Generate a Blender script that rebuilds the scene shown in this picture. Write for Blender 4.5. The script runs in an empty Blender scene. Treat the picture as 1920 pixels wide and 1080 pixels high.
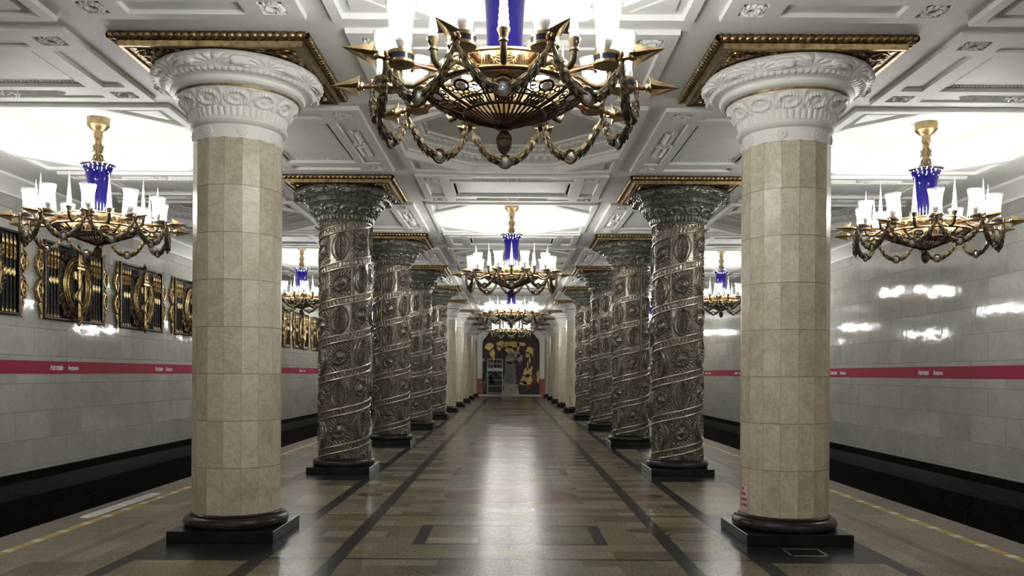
import bpy, math, random
import numpy as np
from mathutils import Vector, Matrix, Euler
from mathutils.geometry import tessellate_polygon

# ------------------------------------------------------------ camera, world, exposure
S = bpy.context.scene
C = S.collection
PI = math.pi
EYE = 1.62
cd = bpy.data.cameras.new('camera')
cam = bpy.data.objects.new('camera', cd)
C.objects.link(cam)
cd.sensor_width = 36.0
cd.lens = 36.0 * 1590 / 1920
cd.shift_y = 160.5 / 1920
cd.shift_x = 2.0 / 1920
cd.clip_start = 0.05
cd.clip_end = 200
cam.matrix_world = Matrix.Translation((0, 0, EYE)) @ Euler((PI / 2, 0, 0)).to_matrix().to_4x4() @ Matrix.Rotation(math.radians(0.31), 4, 'Z')
S.camera = cam
w = bpy.data.worlds.new('world')
S.world = w
w.use_nodes = True
w.node_tree.nodes['Background'].inputs[0].default_value = (0, 0, 0, 1)
w.node_tree.nodes['Background'].inputs[1].default_value = 0.0
S.view_settings.view_transform = 'Standard'
S.view_settings.look = 'None'
S.view_settings.gamma = 1.0
S.view_settings.exposure = 0.2
S.view_settings.use_curve_mapping = False
cy = S.cycles
cy.max_bounces = 10
cy.diffuse_bounces = 7
cy.glossy_bounces = 4
cy.transmission_bounces = 4
cy.transparent_max_bounces = 16
cy.sample_clamp_indirect = 20.0
cy.caustics_reflective = False
cy.caustics_refractive = False
cy.use_light_tree = True
BULB = 215.0         # radiance of one bulb

# the hall
PX = 2.75            # column rows stand at x = +-PX
Y0 = 8.53            # first column row in front of the camera
BAY = 5.48
ZC = 4.69            # ceiling plane
ZD = 4.98            # top of the octagonal wells
XW = 8.05            # track walls
XE = 4.95            # platform edge
YB = -8.1            # wall behind the camera
YF = 61.0            # end wall
rnd = random.Random(7)

# ------------------------------------------------------------ shader helpers
class X:
    """a socket with arithmetic"""
    t = None
    def __init__(s, k): s.k = k
    @staticmethod
    def m(op, *a):
        n = X.t.nodes.new('ShaderNodeMath'); n.operation = op
        for i, v in enumerate(a):
            if isinstance(v, X): X.t.links.new(v.k, n.inputs[i])
            else: n.inputs[i].default_value = v
        return X(n.outputs[0])
    def __add__(s, o): return X.m('ADD', s, o)
    def __radd__(s, o): return X.m('ADD', o, s)
    def __sub__(s, o): return X.m('SUBTRACT', s, o)
    def __rsub__(s, o): return X.m('SUBTRACT', o, s)
    def __mul__(s, o): return X.m('MULTIPLY', s, o)
    def __rmul__(s, o): return X.m('MULTIPLY', o, s)
    def __truediv__(s, o): return X.m('DIVIDE', s, o)
    def lt(s, o): return X.m('LESS_THAN', s, o)
    def gt(s, o): return X.m('GREATER_THAN', s, o)
    def abs(s): return X.m('ABSOLUTE', s)
    def band(s, a, b): return s.gt(a) * s.lt(b)
    def mx(s, o): return X.m('MAXIMUM', s, o)
    def wrap(s, c, p):            # signed distance to the nearest of c + k*p
        return X.m('WRAP', s - c, p / 2, -p / 2)

def mat(name):
    m = bpy.data.materials.new(name); m.use_nodes = True
    t = m.node_tree; X.t = t
    return m, t, t.nodes['Principled BSDF']

def obco():
    n = X.t.nodes.new('ShaderNodeTexCoord')
    return n.outputs['Object']

def sep(v):
    n = X.t.nodes.new('ShaderNodeSeparateXYZ'); X.t.links.new(v, n.inputs[0])
    return X(n.outputs[0]), X(n.outputs[1]), X(n.outputs[2])

def comb(a, b, c=0.0):
    n = X.t.nodes.new('ShaderNodeCombineXYZ')
    for i, v in enumerate((a, b, c)):
        if isinstance(v, X): X.t.links.new(v.k, n.inputs[i])
        else: n.inputs[i].default_value = v
    return n.outputs[0]

def noise(vec, scale, detail=4, rough=0.55, dist=0.0):
    n = X.t.nodes.new('ShaderNodeTexNoise')
    X.t.links.new(vec, n.inputs['Vector'])
    n.inputs['Scale'].default_value = scale; n.inputs['Detail'].default_value = detail
    n.inputs['Roughness'].default_value = rough; n.inputs['Distortion'].default_value = dist
    return X(n.outputs['Fac'])

def ramp(f, stops):
    n = X.t.nodes.new('ShaderNodeValToRGB'); X.t.links.new(f.k, n.inputs[0])
    e = n.color_ramp.elements
    while len(e) < len(stops): e.new(0.5)
    for q, (p, c) in zip(e, stops):
        q.position = p; q.color = (*c, 1) if len(c) == 3 else c
    return n.outputs[0]

def mixc(f, a, b, mode='MIX'):
    n = X.t.nodes.new('ShaderNodeMix'); n.data_type = 'RGBA'; n.blend_type = mode
    if isinstance(f, X): X.t.links.new(f.k, n.inputs[0])
    else: n.inputs[0].default_value = f
    for i, v in ((6, a), (7, b)):
        if isinstance(v, tuple): n.inputs[i].default_value = (*v, 1)
        else: X.t.links.new(v, n.inputs[i])
    return n.outputs[2]

def bump(h, strength, dist, normal=None):
    n = X.t.nodes.new('ShaderNodeBump')
    n.inputs['Strength'].default_value = strength; n.inputs['Distance'].default_value = dist
    X.t.links.new(h.k, n.inputs['Height'])
    if normal: X.t.links.new(normal, n.inputs['Normal'])
    return n.outputs[0]

def brick(vec, wd, ht, mortar, offset=0.5):
    n = X.t.nodes.new('ShaderNodeTexBrick')
    X.t.links.new(vec, n.inputs['Vector'])
    n.inputs['Scale'].default_value = 1.0
    n.inputs['Brick Width'].default_value = wd; n.inputs['Row Height'].default_value = ht
    n.inputs['Mortar Size'].default_value = mortar; n.inputs['Mortar Smooth'].default_value = 0.1
    n.inputs['Bias'].default_value = 0.0
    n.inputs['Color1'].default_value = (0, 0, 0, 1); n.inputs['Color2'].default_value = (1, 1, 1, 1)
    n.inputs['Mortar'].default_value = (0.5, 0.5, 0.5, 1)
    n.offset = offset
    r, g, b = sep(n.outputs['Color'])
    return r, X(n.outputs['Fac'])

def setp(p, **k):
    for a, v in k.items():
        a = a.replace('_', ' ')
        if isinstance(v, tuple) and len(v) == 3: v = (*v, 1)
        if isinstance(v, X): X.t.links.new(v.k, p.inputs[a])
        elif isinstance(v, bpy.types.NodeSocket): X.t.links.new(v, p.inputs[a])
        else: p.inputs[a].default_value = v

def metal(name, col, dark, rough, scale=9, bumps=0.25, fine=60):
    m, t, p = mat(name); o = obco()
    n = noise(o, scale, 5, 0.65)
    setp(p, Base_Color=ramp(n, [(0.32, dark), (0.62, col)]), Metallic=1.0, Roughness=rough,
         Normal=bump(noise(o, fine, 3), bumps, 0.004))
    return m

M = {}
M['brass'] = metal('polished_brass', (0.47, 0.355, 0.20), (0.24, 0.17, 0.085), 0.36)
M['copper'] = metal('copper_rod', (0.42, 0.25, 0.16), (0.22, 0.12, 0.07), 0.35)
M['bronze'] = metal('aged_bronze', (0.20, 0.165, 0.105), (0.065, 0.052, 0.03), 0.5, 14, 0.5)
M['dark_bronze'] = metal('dark_bronze', (0.14, 0.085, 0.055), (0.04, 0.025, 0.02), 0.4)
M['gilt'] = metal('gilt_moulding', (0.36, 0.26, 0.13), (0.12, 0.08, 0.035), 0.4, 12, 0.3)
M['gold'] = metal('gilded_relief', (0.60, 0.45, 0.21), (0.16, 0.11, 0.045), 0.34, 14, 0.4)
M['iron'] = metal('grille_iron', (0.05, 0.045, 0.04), (0.02, 0.018, 0.016), 0.4)
m, t, p = mat('filigree'); o = obco(); M['filigree'] = m
v = t.nodes.new('ShaderNodeTexVoronoi'); t.links.new(o, v.inputs['Vector']); v.inputs['Scale'].default_value = 22
d = X(v.outputs['Distance'])
setp(p, Base_Color=ramp(d, [(0.2, (0.55, 0.37, 0.14)), (0.6, (0.10, 0.06, 0.02))]), Metallic=1.0, Roughness=0.32,
     Normal=bump(1 - d, 1.0, 0.012))

m, t, p = mat('blue_glass'); M['blue'] = m
setp(p, Base_Color=(0.006, 0.004, 0.085), Roughness=0.1, Coat_Weight=0.6, Coat_Roughness=0.05)
m, t, p = mat('white_dots'); M['white_dot'] = m
setp(p, Base_Color=(0.9, 0.9, 0.95), Roughness=0.3)
m, t, p = mat('dark_enamel'); M['enamel'] = m
setp(p, Base_Color=(0.012, 0.016, 0.035), Roughness=0.25)
m, t, p = mat('teal_collar'); M['teal'] = m
setp(p, Base_Color=(0.0, 0.10, 0.075), Roughness=0.3)

def glassy(name, tint, trans, transl, gl, rough=0.06, bscale=60, bstr=0.6):
    m = bpy.data.materials.new(name); m.use_nodes = True
    t = m.node_tree; X.t = t; t.nodes.clear()
    out = t.nodes.new('ShaderNodeOutputMaterial')
    a = t.nodes.new('ShaderNodeBsdfTransparent')
    lw = t.nodes.new('ShaderNodeLayerWeight'); lw.inputs[0].default_value = 0.35
    t.links.new(ramp(X(lw.outputs['Facing']), [(0.2, tint), (0.75, tuple(c_*0.22 for c_ in tint))]), a.inputs[0])
    b = t.nodes.new('ShaderNodeBsdfTranslucent'); b.inputs[0].default_value = (0.95, 0.95, 0.95, 1)
    dd = t.nodes.new('ShaderNodeBsdfDiffuse'); dd.inputs[0].default_value = (0.85, 0.87, 0.88, 1)
    g = t.nodes.new('ShaderNodeBsdfGlossy'); g.inputs[0].default_value = (1, 1, 1, 1); g.inputs['Roughness'].default_value = rough
    o = obco(); nb = bump(noise(o, bscale, 2), bstr, 0.01); t.links.new(nb, g.inputs['Normal'])
    def mx(f, p, q):
        n = t.nodes.new('ShaderNodeMixShader'); n.inputs[0].default_value = f
        t.links.new(p.outputs[0], n.inputs[1]); t.links.new(q.outputs[0], n.inputs[2]); return n
    s = mx(0.45, b, dd)
    s = mx(transl / (trans + transl), a, s)
    s = mx(gl, s, g)
    t.links.new(s.outputs[0], out.inputs[0])
    return m
M['cup_glass'] = glassy('cut_glass_cup', (0.98, 0.99, 1), 0.94, 0.06, 0.16)
M['crystal'] = glassy('crystal', (0.97, 0.98, 1), 0.66, 0.34, 0.2)
M['jewel'] = glassy('jewel', (0.9, 0.93, 0.95), 0.3, 0.7, 0.5, 0.08, 30, 1.0)

m = bpy.data.materials.new('lit_bulb'); m.use_nodes = True; t = m.node_tree; t.nodes.clear()
e = t.nodes.new('ShaderNodeEmission'); e.inputs[0].default_value = (1.0, 0.965, 0.90, 1); e.inputs[1].default_value = BULB
q = t.nodes.new('ShaderNodeOutputMaterial'); t.links.new(e.outputs[0], q.inputs[0]); M['bulb'] = m

m, t, p = mat('plaster'); M['plaster'] = m; o = obco()
setp(p, Base_Color=ramp(noise(o, 3, 4), [(0.3, (0.80, 0.80, 0.77)), (0.7, (0.86, 0.86, 0.83))]), Roughness=0.6,
     Normal=bump(noise(o, 45, 3), 0.12, 0.004))
m, t, p = mat('stucco_white'); M['stucco'] = m; o = obco()
setp(p, Base_Color=ramp(noise(o, 6, 4), [(0.3, (0.79, 0.785, 0.745)), (0.7, (0.85, 0.845, 0.80))]), Roughness=0.45,
     Normal=bump(noise(o, 70, 3), 0.15, 0.004))

# wall marble: coordinates (y, z)
m, t, p = mat('grey_marble'); M['marble'] = m
x, y, z = sep(obco()); co = comb(y, z, 0)
br, mo = brick(co, 1.06, 0.47, 0.0035, 0.5)
n1 = noise(comb(y, z, br * 7), 1.3, 6, 0.6, 0.8); n2 = noise(comb(y, z, br * 3), 5.5, 6, 0.7, 1.6)
base = ramp(n1 * 0.5 + n2 * 0.38 + br * 0.12, [(0.30, (0.36, 0.36, 0.315)), (0.5, (0.46, 0.46, 0.41)), (0.72, (0.56, 0.56, 0.51))])
vein = n2.band(0.475, 0.487) * 0.35
base = mixc(vein, base, (0.24, 0.23, 0.20))
base = mixc(mo * 0.7, base, (0.16, 0.155, 0.14))
tilt = bump((y * 0.004 + z * 0.003) * (br - 0.5), 1.0, 1.0)
setp(p, Base_Color=base, Roughness=0.05 + n1 * 0.04, Normal=bump(noise(co, 2.2, 3), 0.2, 0.015, bump(mo, 0.4, -0.003, tilt)), Specular_IOR_Level=0.32)

# column marble: coordinates (angle, z)
m, t, p = mat('cream_marble'); M['cream'] = m
x, y, z = sep(obco())
th = X.m('ARCTAN2', y, x)
oi = t.nodes.new('ShaderNodeObjectInfo'); R = X(oi.outputs['Random'])
br, mo = brick(comb(th + 2 * PI, z - 0.243), 2 * PI / 16, 0.4535, 0.004, 0.0)
br = br + 0
# mortar in angle units is wider per metre: keep thin
n1 = noise(comb(x + R * 9, y, z + br * 5), 3.0, 6, 0.62, 1.0); n2 = noise(comb(x, y + R * 5, z + br * 9), 9, 5, 0.7, 2.0)
base = ramp(n1 * 0.52 + n2 * 0.34 + br * 0.14, [(0.36, (0.44, 0.39, 0.275)), (0.5, (0.60, 0.545, 0.415)), (0.68, (0.71, 0.67, 0.555))])
base = mixc(n2.band(0.44, 0.462) * 0.6, base, (0.26, 0.24, 0.19))
base = mixc(mo * 0.75, base, (0.17, 0.14, 0.09))
setp(p, Base_Color=base, Roughness=0.28, Specular_IOR_Level=0.45, Normal=bump(mo, 0.4, -0.003))

m, t, p = mat('black_granite'); M['black'] = m
x, y, z = sep(obco()); o = obco()
br, mo = brick(comb(y, z), 0.62, 0.36, 0.004, 0.5)
n = noise(o, 5, 5)
setp(p, Base_Color=mixc(mo * 0.5, ramp(n + br * 0.2, [(0.4, (0.005, 0.005, 0.005)), (0.85, (0.013, 0.013, 0.013))]), (0.03, 0.03, 0.03)),
     Roughness=0.25, Specular_IOR_Level=0.12)
m, t, p = mat('matte_black'); M['matte_black'] = m
setp(p, Base_Color=(0.008, 0.008, 0.008), Roughness=0.6, Specular_IOR_Level=0.2)
m, t, p = mat('black_stone'); M['plinth'] = m; o = obco()
n = noise(o, 4, 5)
setp(p, Base_Color=ramp(n, [(0.3, (0.010, 0.010, 0.010)), (0.8, (0.022, 0.021, 0.020))]), Roughness=0.16 + n * 0.12, Specular_IOR_Level=0.25)
m, t, p = mat('base_stone'); M['base'] = m; o = obco()
n = noise(o, 6, 5)
setp(p, Base_Color=ramp(n, [(0.3, (0.02, 0.016, 0.014)), (0.8, (0.04, 0.032, 0.028))]), Roughness=0.22, Specular_IOR_Level=0.3)
m, t, p = mat('red_band'); M['red'] = m
setp(p, Base_Color=(0.33, 0.004, 0.035), Roughness=0.5, Specular_IOR_Level=0.2)
m, t, p = mat('white_letters'); M['white'] = m
setp(p, Base_Color=(0.82, 0.80, 0.78), Roughness=0.4)
m, t, p = mat('red_letters'); M['redink'] = m
setp(p, Base_Color=(0.45, 0.02, 0.03), Roughness=0.5)
m, t, p = mat('paper'); M['paper'] = m
setp(p, Base_Color=(0.78, 0.72, 0.70), Roughness=0.4)
m, t, p = mat('ballast'); M['ballast'] = m; o = obco()
setp(p, Base_Color=ramp(noise(o, 30, 4), [(0.3, (0.01, 0.01, 0.01)), (0.7, (0.04, 0.038, 0.035))]), Roughness=0.9)
m, t, p = mat('painted_steel'); M['steel'] = m
setp(p, Base_Color=(0.62, 0.63, 0.63), Roughness=0.4, Metallic=0.2)
m, t, p = mat('rose_marble'); M['rose'] = m; o = obco()
setp(p, Base_Color=ramp(noise(o, 5, 6, 0.7), [(0.3, (0.30, 0.06, 0.05)), (0.7, (0.46, 0.15, 0.13))]), Roughness=0.25)

def glass_col(name, c1, c2, c3):
    m, t, p = mat(name); o = obco()
    n = noise(o, 13, 5, 0.65, 0.2); n2 = noise(o, 55, 3, 0.6)
    x, y, z = sep(o); th = X.m('ARCTAN2', y, x)
    setp(p, Base_Color=ramp(n, [(0.30, c1), (0.52, c2), (0.72, c3)]), Metallic=0.5, Roughness=0.22 + n2 * 0.10,
         Specular_IOR_Level=0.7, Coat_Weight=0.35, Coat_Roughness=0.08,
         Normal=bump(n, 0.12, 0.008, bump(n2, 0.3, 0.003)))
    return m
M['glass'] = glass_col('moulded_glass', (0.075, 0.066, 0.046), (0.155, 0.138, 0.10), (0.26, 0.235, 0.178))
M['green_glass'] = glass_col('green_moulded_glass', (0.07, 0.075, 0.058), (0.16, 0.168, 0.135), (0.34, 0.36, 0.31))
M['rail'] = metal('spiral_rail', (0.70, 0.65, 0.56), (0.40, 0.35, 0.28), 0.33, 20, 0.4, 90)

# floor: everything inlaid is stone of its own colour
m, t, p = mat('granite_floor'); M['floor'] = m
o = obco(); x, y, z = sep(o); ax = x.abs()
br, mo = brick(comb(x, y), 0.62, 0.31, 0.0025, 0.5)
br2, mo2 = brick(comb(y, x), 0.9, 0.45, 0.0025, 0.5)
inn = ax.lt(2.1)
br = br * inn + br2 * (1 - inn); mo = mo * inn + mo2 * (1 - inn)
sp = noise(o, 120, 3, 0.8); sp2 = noise(o, 38, 4, 0.75); lo = noise(o, 0.8, 4)
g = sp * 0.38 + sp2 * 0.35 + br * 0.10 + lo * 0.16
g = (g - 0.5) * 1.55 + 0.5
gran = ramp(g, [(0.33, (0.045, 0.039, 0.022)), (0.46, (0.145, 0.130, 0.082)), (0.55, (0.205, 0.186, 0.126)), (0.68, (0.35, 0.325, 0.25))])
brown = ramp(sp * 0.6 + lo * 0.4, [(0.3, (0.10, 0.08, 0.062)), (0.7, (0.25, 0.205, 0.165))])
blk = ramp(sp2, [(0.3, (0.008, 0.008, 0.009)), (0.75, (0.026, 0.026, 0.028))])
redc = ramp(sp2, [(0.3, (0.075, 0.018, 0.012)), (0.7, (0.15, 0.042, 0.03))])
col = mixc(ax.gt(4.5), gran, brown)
col = mixc(ax.band(3.82, 3.93) * 0.55, col, (0.09, 0.075, 0.05))
dy = y.wrap(Y0, BAY); ady = dy.abs()
dm = y.wrap(Y0 + BAY / 2, BAY)
k = ax.band(1.44, 1.58).mx(ax.band(2.11, 2.25)).mx(ax.band(3.23, 3.37))
k = k.mx(ady.band(1.11, 1.165) * ax.lt(2.12))
colz = ax.band(2.11, 3.37)
k = k.mx(colz * ady.lt(1.24))
fr = (ax.lt(0.93) * ady.lt(0.52)) * (1 - ax.lt(0.81) * ady.lt(0.45))
k = k.mx(fr)
col = mixc(mo * 0.55, col, (0.05, 0.045, 0.035))
col = mixc(k, col, blk)
el = (x * x) / (0.885 * 0.885) + (dm * dm) / (0.66 * 0.66)
xs = ax - 1.86
el2 = (xs * xs) / (0.17 * 0.17) + (dm * dm) / (0.17 * 0.17)
col = mixc(el.lt(1.0).mx(el2.lt(1.0)), col, redc)
# yellow line with white pieces
yl = ax.band(4.47, 4.57)
wh = y.wrap(0.12, 0.47).abs().lt(0.055)
col = mixc(yl, col, mixc(wh, mixc(lo, (0.36, 0.25, 0.05), (0.52, 0.38, 0.10)), (0.62, 0.58, 0.46)))
# stains by the right column
sx = x - 1.42; sy = y - 8.78
st = ((sx * sx) / 0.05 + (sy * sy) / 0.02 + (sp2 - 0.5) * 2.2).lt(1.0)
sx = x - 1.83; sy = y - 8.47
q2 = (sx * sx) / 0.075 + (sy * sy) / 0.06 + (sp2 - 0.5) * 0.6
st2 = q2.band(0.72, 1.0)
col = mixc(st.mx(st2) * 0.8, col, (0.05, 0.035, 0.018))
setp(p, Base_Color=col, Roughness=0.19 + sp2 * 0.08 + br * 0.03, Specular_IOR_Level=0.13,
     Normal=bump(noise(o, 1.6, 3), 0.12, 0.03, bump(noise(o, 25, 2), 0.05, 0.004, bump(mo, 0.25, -0.002))))

# mosaic tesserae
def tess(name, a, b, metallic=0.0, rough=0.4):
    m, t, p = mat(name); o = obco(); x, y, z = sep(o)
    v = t.nodes.new('ShaderNodeTexVoronoi'); t.links.new(comb(x, z, 0), v.inputs['Vector']); v.inputs['Scale'].default_value = 22
    r, g_, b_ = sep(v.outputs['Color'])
    setp(p, Base_Color=ramp(r * 0.6 + noise(o, 3, 4) * 0.4, [(0.25, a), (0.75, b)]), Metallic=metallic, Roughness=rough)
    return m
M['t_maroon'] = tess('maroon_tesserae', (0.02, 0.008, 0.012), (0.065, 0.022, 0.032))
M['t_gold'] = tess('gold_tesserae', (0.50, 0.34, 0.08), (0.92, 0.74, 0.30), 0.3, 0.35)
M['t_pale'] = tess('pale_tesserae', (0.34, 0.335, 0.30), (0.66, 0.65, 0.58))
M['t_grey'] = tess('grey_tesserae', (0.10, 0.10, 0.09), (0.26, 0.25, 0.22))
M['t_red'] = tess('red_tesserae', (0.10, 0.012, 0.008), (0.28, 0.04, 0.02))
M['t_green'] = tess('green_tesserae', (0.008, 0.014, 0.010), (0.045, 0.055, 0.03))

# ------------------------------------------------------------ geometry helpers
class MB:
    def __init__(s): s.v = []; s.f = []
    def add(s, vs, fs):
        b = len(s.v); s.v.extend([tuple(p) for p in vs]); s.f.extend([tuple(i + b for i in f) for f in fs]); return s
    def box(s, x0, x1, y0, y1, z0, z1):
        return s.add([(x0,y0,z0),(x1,y0,z0),(x1,y1,z0),(x0,y1,z0),(x0,y0,z1),(x1,y0,z1),(x1,y1,z1),(x0,y1,z1)],
                     [(0,3,2,1),(4,5,6,7),(0,1,5,4),(1,2,6,5),(2,3,7,6),(3,0,4,7)])
    def bevbox(s, x0, x1, y0, y1, z0, z1, b):
        lo = [(x0+b,y0+b),(x1-b,y0+b),(x1-b,y1-b),(x0+b,y1-b)]; hi = [(x0,y0),(x1,y0),(x1,y1),(x0,y1)]
        vs = [(*p, z0) for p in lo] + [(*p, z0+b) for p in hi] + [(*p, z1-b) for p in hi] + [(*p, z1) for p in lo]
        fs = [(3,2,1,0),(12,13,14,15)]
        for k in range(3):
            for i in range(4): fs.append((k*4+i, k*4+(i+1)%4, k*4+4+(i+1)%4, k*4+4+i))
        return s.add(vs, fs)
    def lathe(s, prof, n=32, c=(0,0,0), closed=False, f=None, a0=0.0):
        vs = []; fs = []; m_ = len(prof)
        for j, (r, z) in enumerate(prof):
            for i in range(n):
                a = a0 + 2*PI*i/n
                rr = r if f is None else f(r, z, a)
                vs.append((c[0]+rr*math.cos(a), c[1]+rr*math.sin(a), c[2]+z))
        for j in range(m_ if closed else m_-1):
            k = (j+1) % m_
            for i in range(n): fs.append((j*n+i, j*n+(i+1)%n, k*n+(i+1)%n, k*n+i))
        if not closed:
            if prof[0][0] > 1e-6: fs.append(tuple(range(n))[::-1])
            if prof[-1][0] > 1e-6: fs.append(tuple((m_-1)*n+i for i in range(n)))
        return s.add(vs, fs)
    def shell(s, prof, n=32, c=(0,0,0), f=None):    # open surface of revolution
        vs = []; fs = []
        for r, z in prof:
            for i in range(n):
                a = 2*PI*i/n; rr = r if f is None else f(r, z, a)
                vs.append((c[0]+rr*math.cos(a), c[1]+rr*math.sin(a), c[2]+z))
        for j in range(len(prof)-1):
            for i in range(n): fs.append((j*n+i, j*n+(i+1)%n, (j+1)*n+(i+1)%n, (j+1)*n+i))
        return s.add(vs, fs)
    def tube(s, pts, rad, n=8, closed=False, cap=True):
        P = [Vector(p) for p in pts]; N = len(P)
        if callable(rad): rr = [rad(i/(N-1)) for i in range(N)]
        else: rr = [rad]*N
        vs = []; fs = []; u = None
        for i in range(N):
            a = P[(i-1) % N] if (closed or i) else P[0]; b = P[(i+1) % N] if (closed or i < N-1) else P[-1]
            d = (b-a).normalized()
            if u is None:
                u = d.orthogonal().normalized()
            u = (u - d*u.dot(d)).normalized(); w_ = d.cross(u)
            for k in range(n):
                t_ = 2*PI*k/n; vs.append(P[i] + (u*math.cos(t_) + w_*math.sin(t_))*rr[i])
        for i in range(N if closed else N-1):
            j = (i+1) % N
            for k in range(n): fs.append((i*n+k, i*n+(k+1)%n, j*n+(k+1)%n, j*n+k))
        if cap and not closed:
            fs.append(tuple(range(n))[::-1]); fs.append(tuple((N-1)*n+k for k in range(n)))
        return s.add(vs, fs)
    def ring(s, la, lb):                            # quads between two loops of the same length
        n = len(la); return s.add(list(la)+list(lb), [(i, (i+1)%n, n+(i+1)%n, n+i) for i in range(n)])
    def plate(s, loops):                            # flat face with holes; loops of 3-D points
        L = [[Vector(p) for p in l] for l in loops]
        vs = [p for l in L for p in l]
        return s.add(vs, [tuple(t_) for t_ in tessellate_polygon(L)])
    def prism(s, poly, z0, z1):                     # polygon in xy
        n = len(poly)
        a = [(x_, y_, z0) for x_, y_ in poly]; b = [(x_, y_, z1) for x_, y_ in poly]
        s.ring(a, b); s.plate([b]); s.plate([a[::-1]]); return s
    def leaf(s, c, d, up, L, W, T):
        c = Vector(c); d = Vector(d).normalized(); up = Vector(up).normalized(); sd = d.cross(up).normalized()
        vs = [c, c+d*L*.35+sd*W*.5, c+d*L*.7+sd*W*.38, c+d*L, c+d*L*.7-sd*W*.38, c+d*L*.35-sd*W*.5,
              c+d*L*.3+up*T, c+d*L*.72+up*T*.8]
        return s.add(vs, [(0,1,6),(1,2,7,6),(2,3,7),(3,4,7),(4,5,6,7),(5,0,6)])
    def ball(s, c, rx, ry=None, rz=None, n=10, m=6):
        ry = ry or rx; rz = rz or rx; vs = [(c[0], c[1], c[2]-rz)]; fs = []
        for j in range(1, m):
            p_ = -PI/2 + PI*j/m
            for i in range(n):
                a = 2*PI*i/n; vs.append((c[0]+rx*math.cos(p_)*math.cos(a), c[1]+ry*math.cos(p_)*math.sin(a), c[2]+rz*math.sin(p_)))
        vs.append((c[0], c[1], c[2]+rz)); e_ = len(vs)-1
        for i in range(n):
            fs.append((0, 1+(i+1)%n, 1+i)); fs.append((e_, e_-n+i, e_-n+(i+1)%n))
            for j in range(m-2): fs.append((1+j*n+i, 1+j*n+(i+1)%n, 1+(j+1)*n+(i+1)%n, 1+(j+1)*n+i))
        return s.add(vs, fs)
    def xf(s, mtx):
        s.v = [tuple(mtx @ Vector(p)) for p in s.v]; return s
    def join(s, o, mtx=None):
        vs = o.v if mtx is None else [tuple(mtx @ Vector(p)) for p in o.v]
        return s.add(vs, o.f)
    def mesh(s, name, material, smooth=40):
        me = bpy.data.meshes.new(name); me.from_pydata(s.v, [], s.f); me.materials.append(M[material])
        finish(me, smooth); return me
    def build(s, name, material, parent=None, smooth=40, loc=None, flip=True):
        o_ = bpy.data.objects.new(name, s.mesh(name, material, smooth)); C.objects.link(o_)
        if parent: o_.parent = parent
        if loc: o_.location = loc
        return o_

def finish(me, smooth):
    import bmesh
    b = bmesh.new(); b.from_mesh(me); bmesh.ops.recalc_face_normals(b, faces=b.faces); b.to_mesh(me); b.free()
    if smooth:
        me.shade_smooth(); me.set_sharp_from_angle(angle=math.radians(smooth))

def grid_mesh(name, P, material, closed_u=True):
    """P: (nv, nu, 3) numpy grid, wraps in u"""
    nv, nu, _ = P.shape
    me = bpy.data.meshes.new(name)
    j, i = np.meshgrid(np.arange(nv-1), np.arange(nu), indexing='ij')
    i2 = (i+1) % nu
    F = np.stack([j*nu+i, j*nu+i2, (j+1)*nu+i2, (j+1)*nu+i], -1).reshape(-1, 4)
    nf = len(F)
    me.vertices.add(nv*nu); me.vertices.foreach_set('co', P.reshape(-1).astype(np.float32))
    me.loops.add(nf*4); me.loops.foreach_set('vertex_index', F.reshape(-1).astype(np.int32))
    me.polygons.add(nf); me.polygons.foreach_set('loop_start', np.arange(0, nf*4, 4, dtype=np.int32))
    me.polygons.foreach_set('loop_total', np.full(nf, 4, np.int32))
    me.update(calc_edges=True); me.validate()
    me.materials.append(M[material]); me.shade_smooth()
    return me

def link(name, me, parent=None):
    o_ = bpy.data.objects.new(name, me); C.objects.link(o_)
    if parent: o_.parent = parent
    return o_

def tag(o_, label=None, cat=None, group=None, kind=None):
    if label: o_['label'] = label
    if cat: o_['category'] = cat
    if group: o_['group'] = group
    if kind: o_['kind'] = kind
    return o_

def thing(name, loc, label=None, cat=None, group=None, kind=None):
    o_ = bpy.data.objects.new(name, None); C.objects.link(o_); o_.location = loc
    o_.empty_display_size = 0.2
    return tag(o_, label, cat, group, kind)

def copy_tree(o_, parent=None):
    c = o_.copy(); C.objects.link(c)
    if parent: c.parent = parent
    for ch in KIDS.get(o_.name, []): copy_tree(ch, c)
    return c
KIDS = {}
def index_kids():
    KIDS.clear()
    for q_ in bpy.data.objects:
        if q_.parent: KIDS.setdefault(q_.parent.name, []).append(q_)

def rect(a, b, z, cx=0.0, cy_=0.0):
    return [(cx-a, cy_-b, z), (cx+a, cy_-b, z), (cx+a, cy_+b, z), (cx-a, cy_+b, z)]
def octo(r, z, cx=0.0, cy_=0.0):
    h = r*math.tan(PI/8)
    return [(cx+a, cy_+b, z) for a, b in ((h,-r),(r,-h),(r,h),(h,r),(-h,r),(-r,h),(-r,-h),(-h,-r))]

# ------------------------------------------------------------ shell of the hall
rows = [Y0 + BAY*k for k in range(10)]
bays = [Y0 - BAY/2 + BAY*k for k in range(-1, 11)]
bays = [b for b in bays if b + BAY/2 < YF + 3]

bays_all = [bays[0] - BAY] + bays
fl = MB(); fl.box(-XE, XE, YB, YF, -1.1, 0.0)
tag(fl.build('floor', 'floor', smooth=0), kind='structure')
for sx_ in (-1, 1):
    tb = MB(); tb.box(min(sx_*XE, sx_*(XW+.2)), max(sx_*XE, sx_*(XW+.2)), YB, YF, -1.3, -1.1)
    tag(tb.build('floor', 'ballast', smooth=0), kind='structure')

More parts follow.
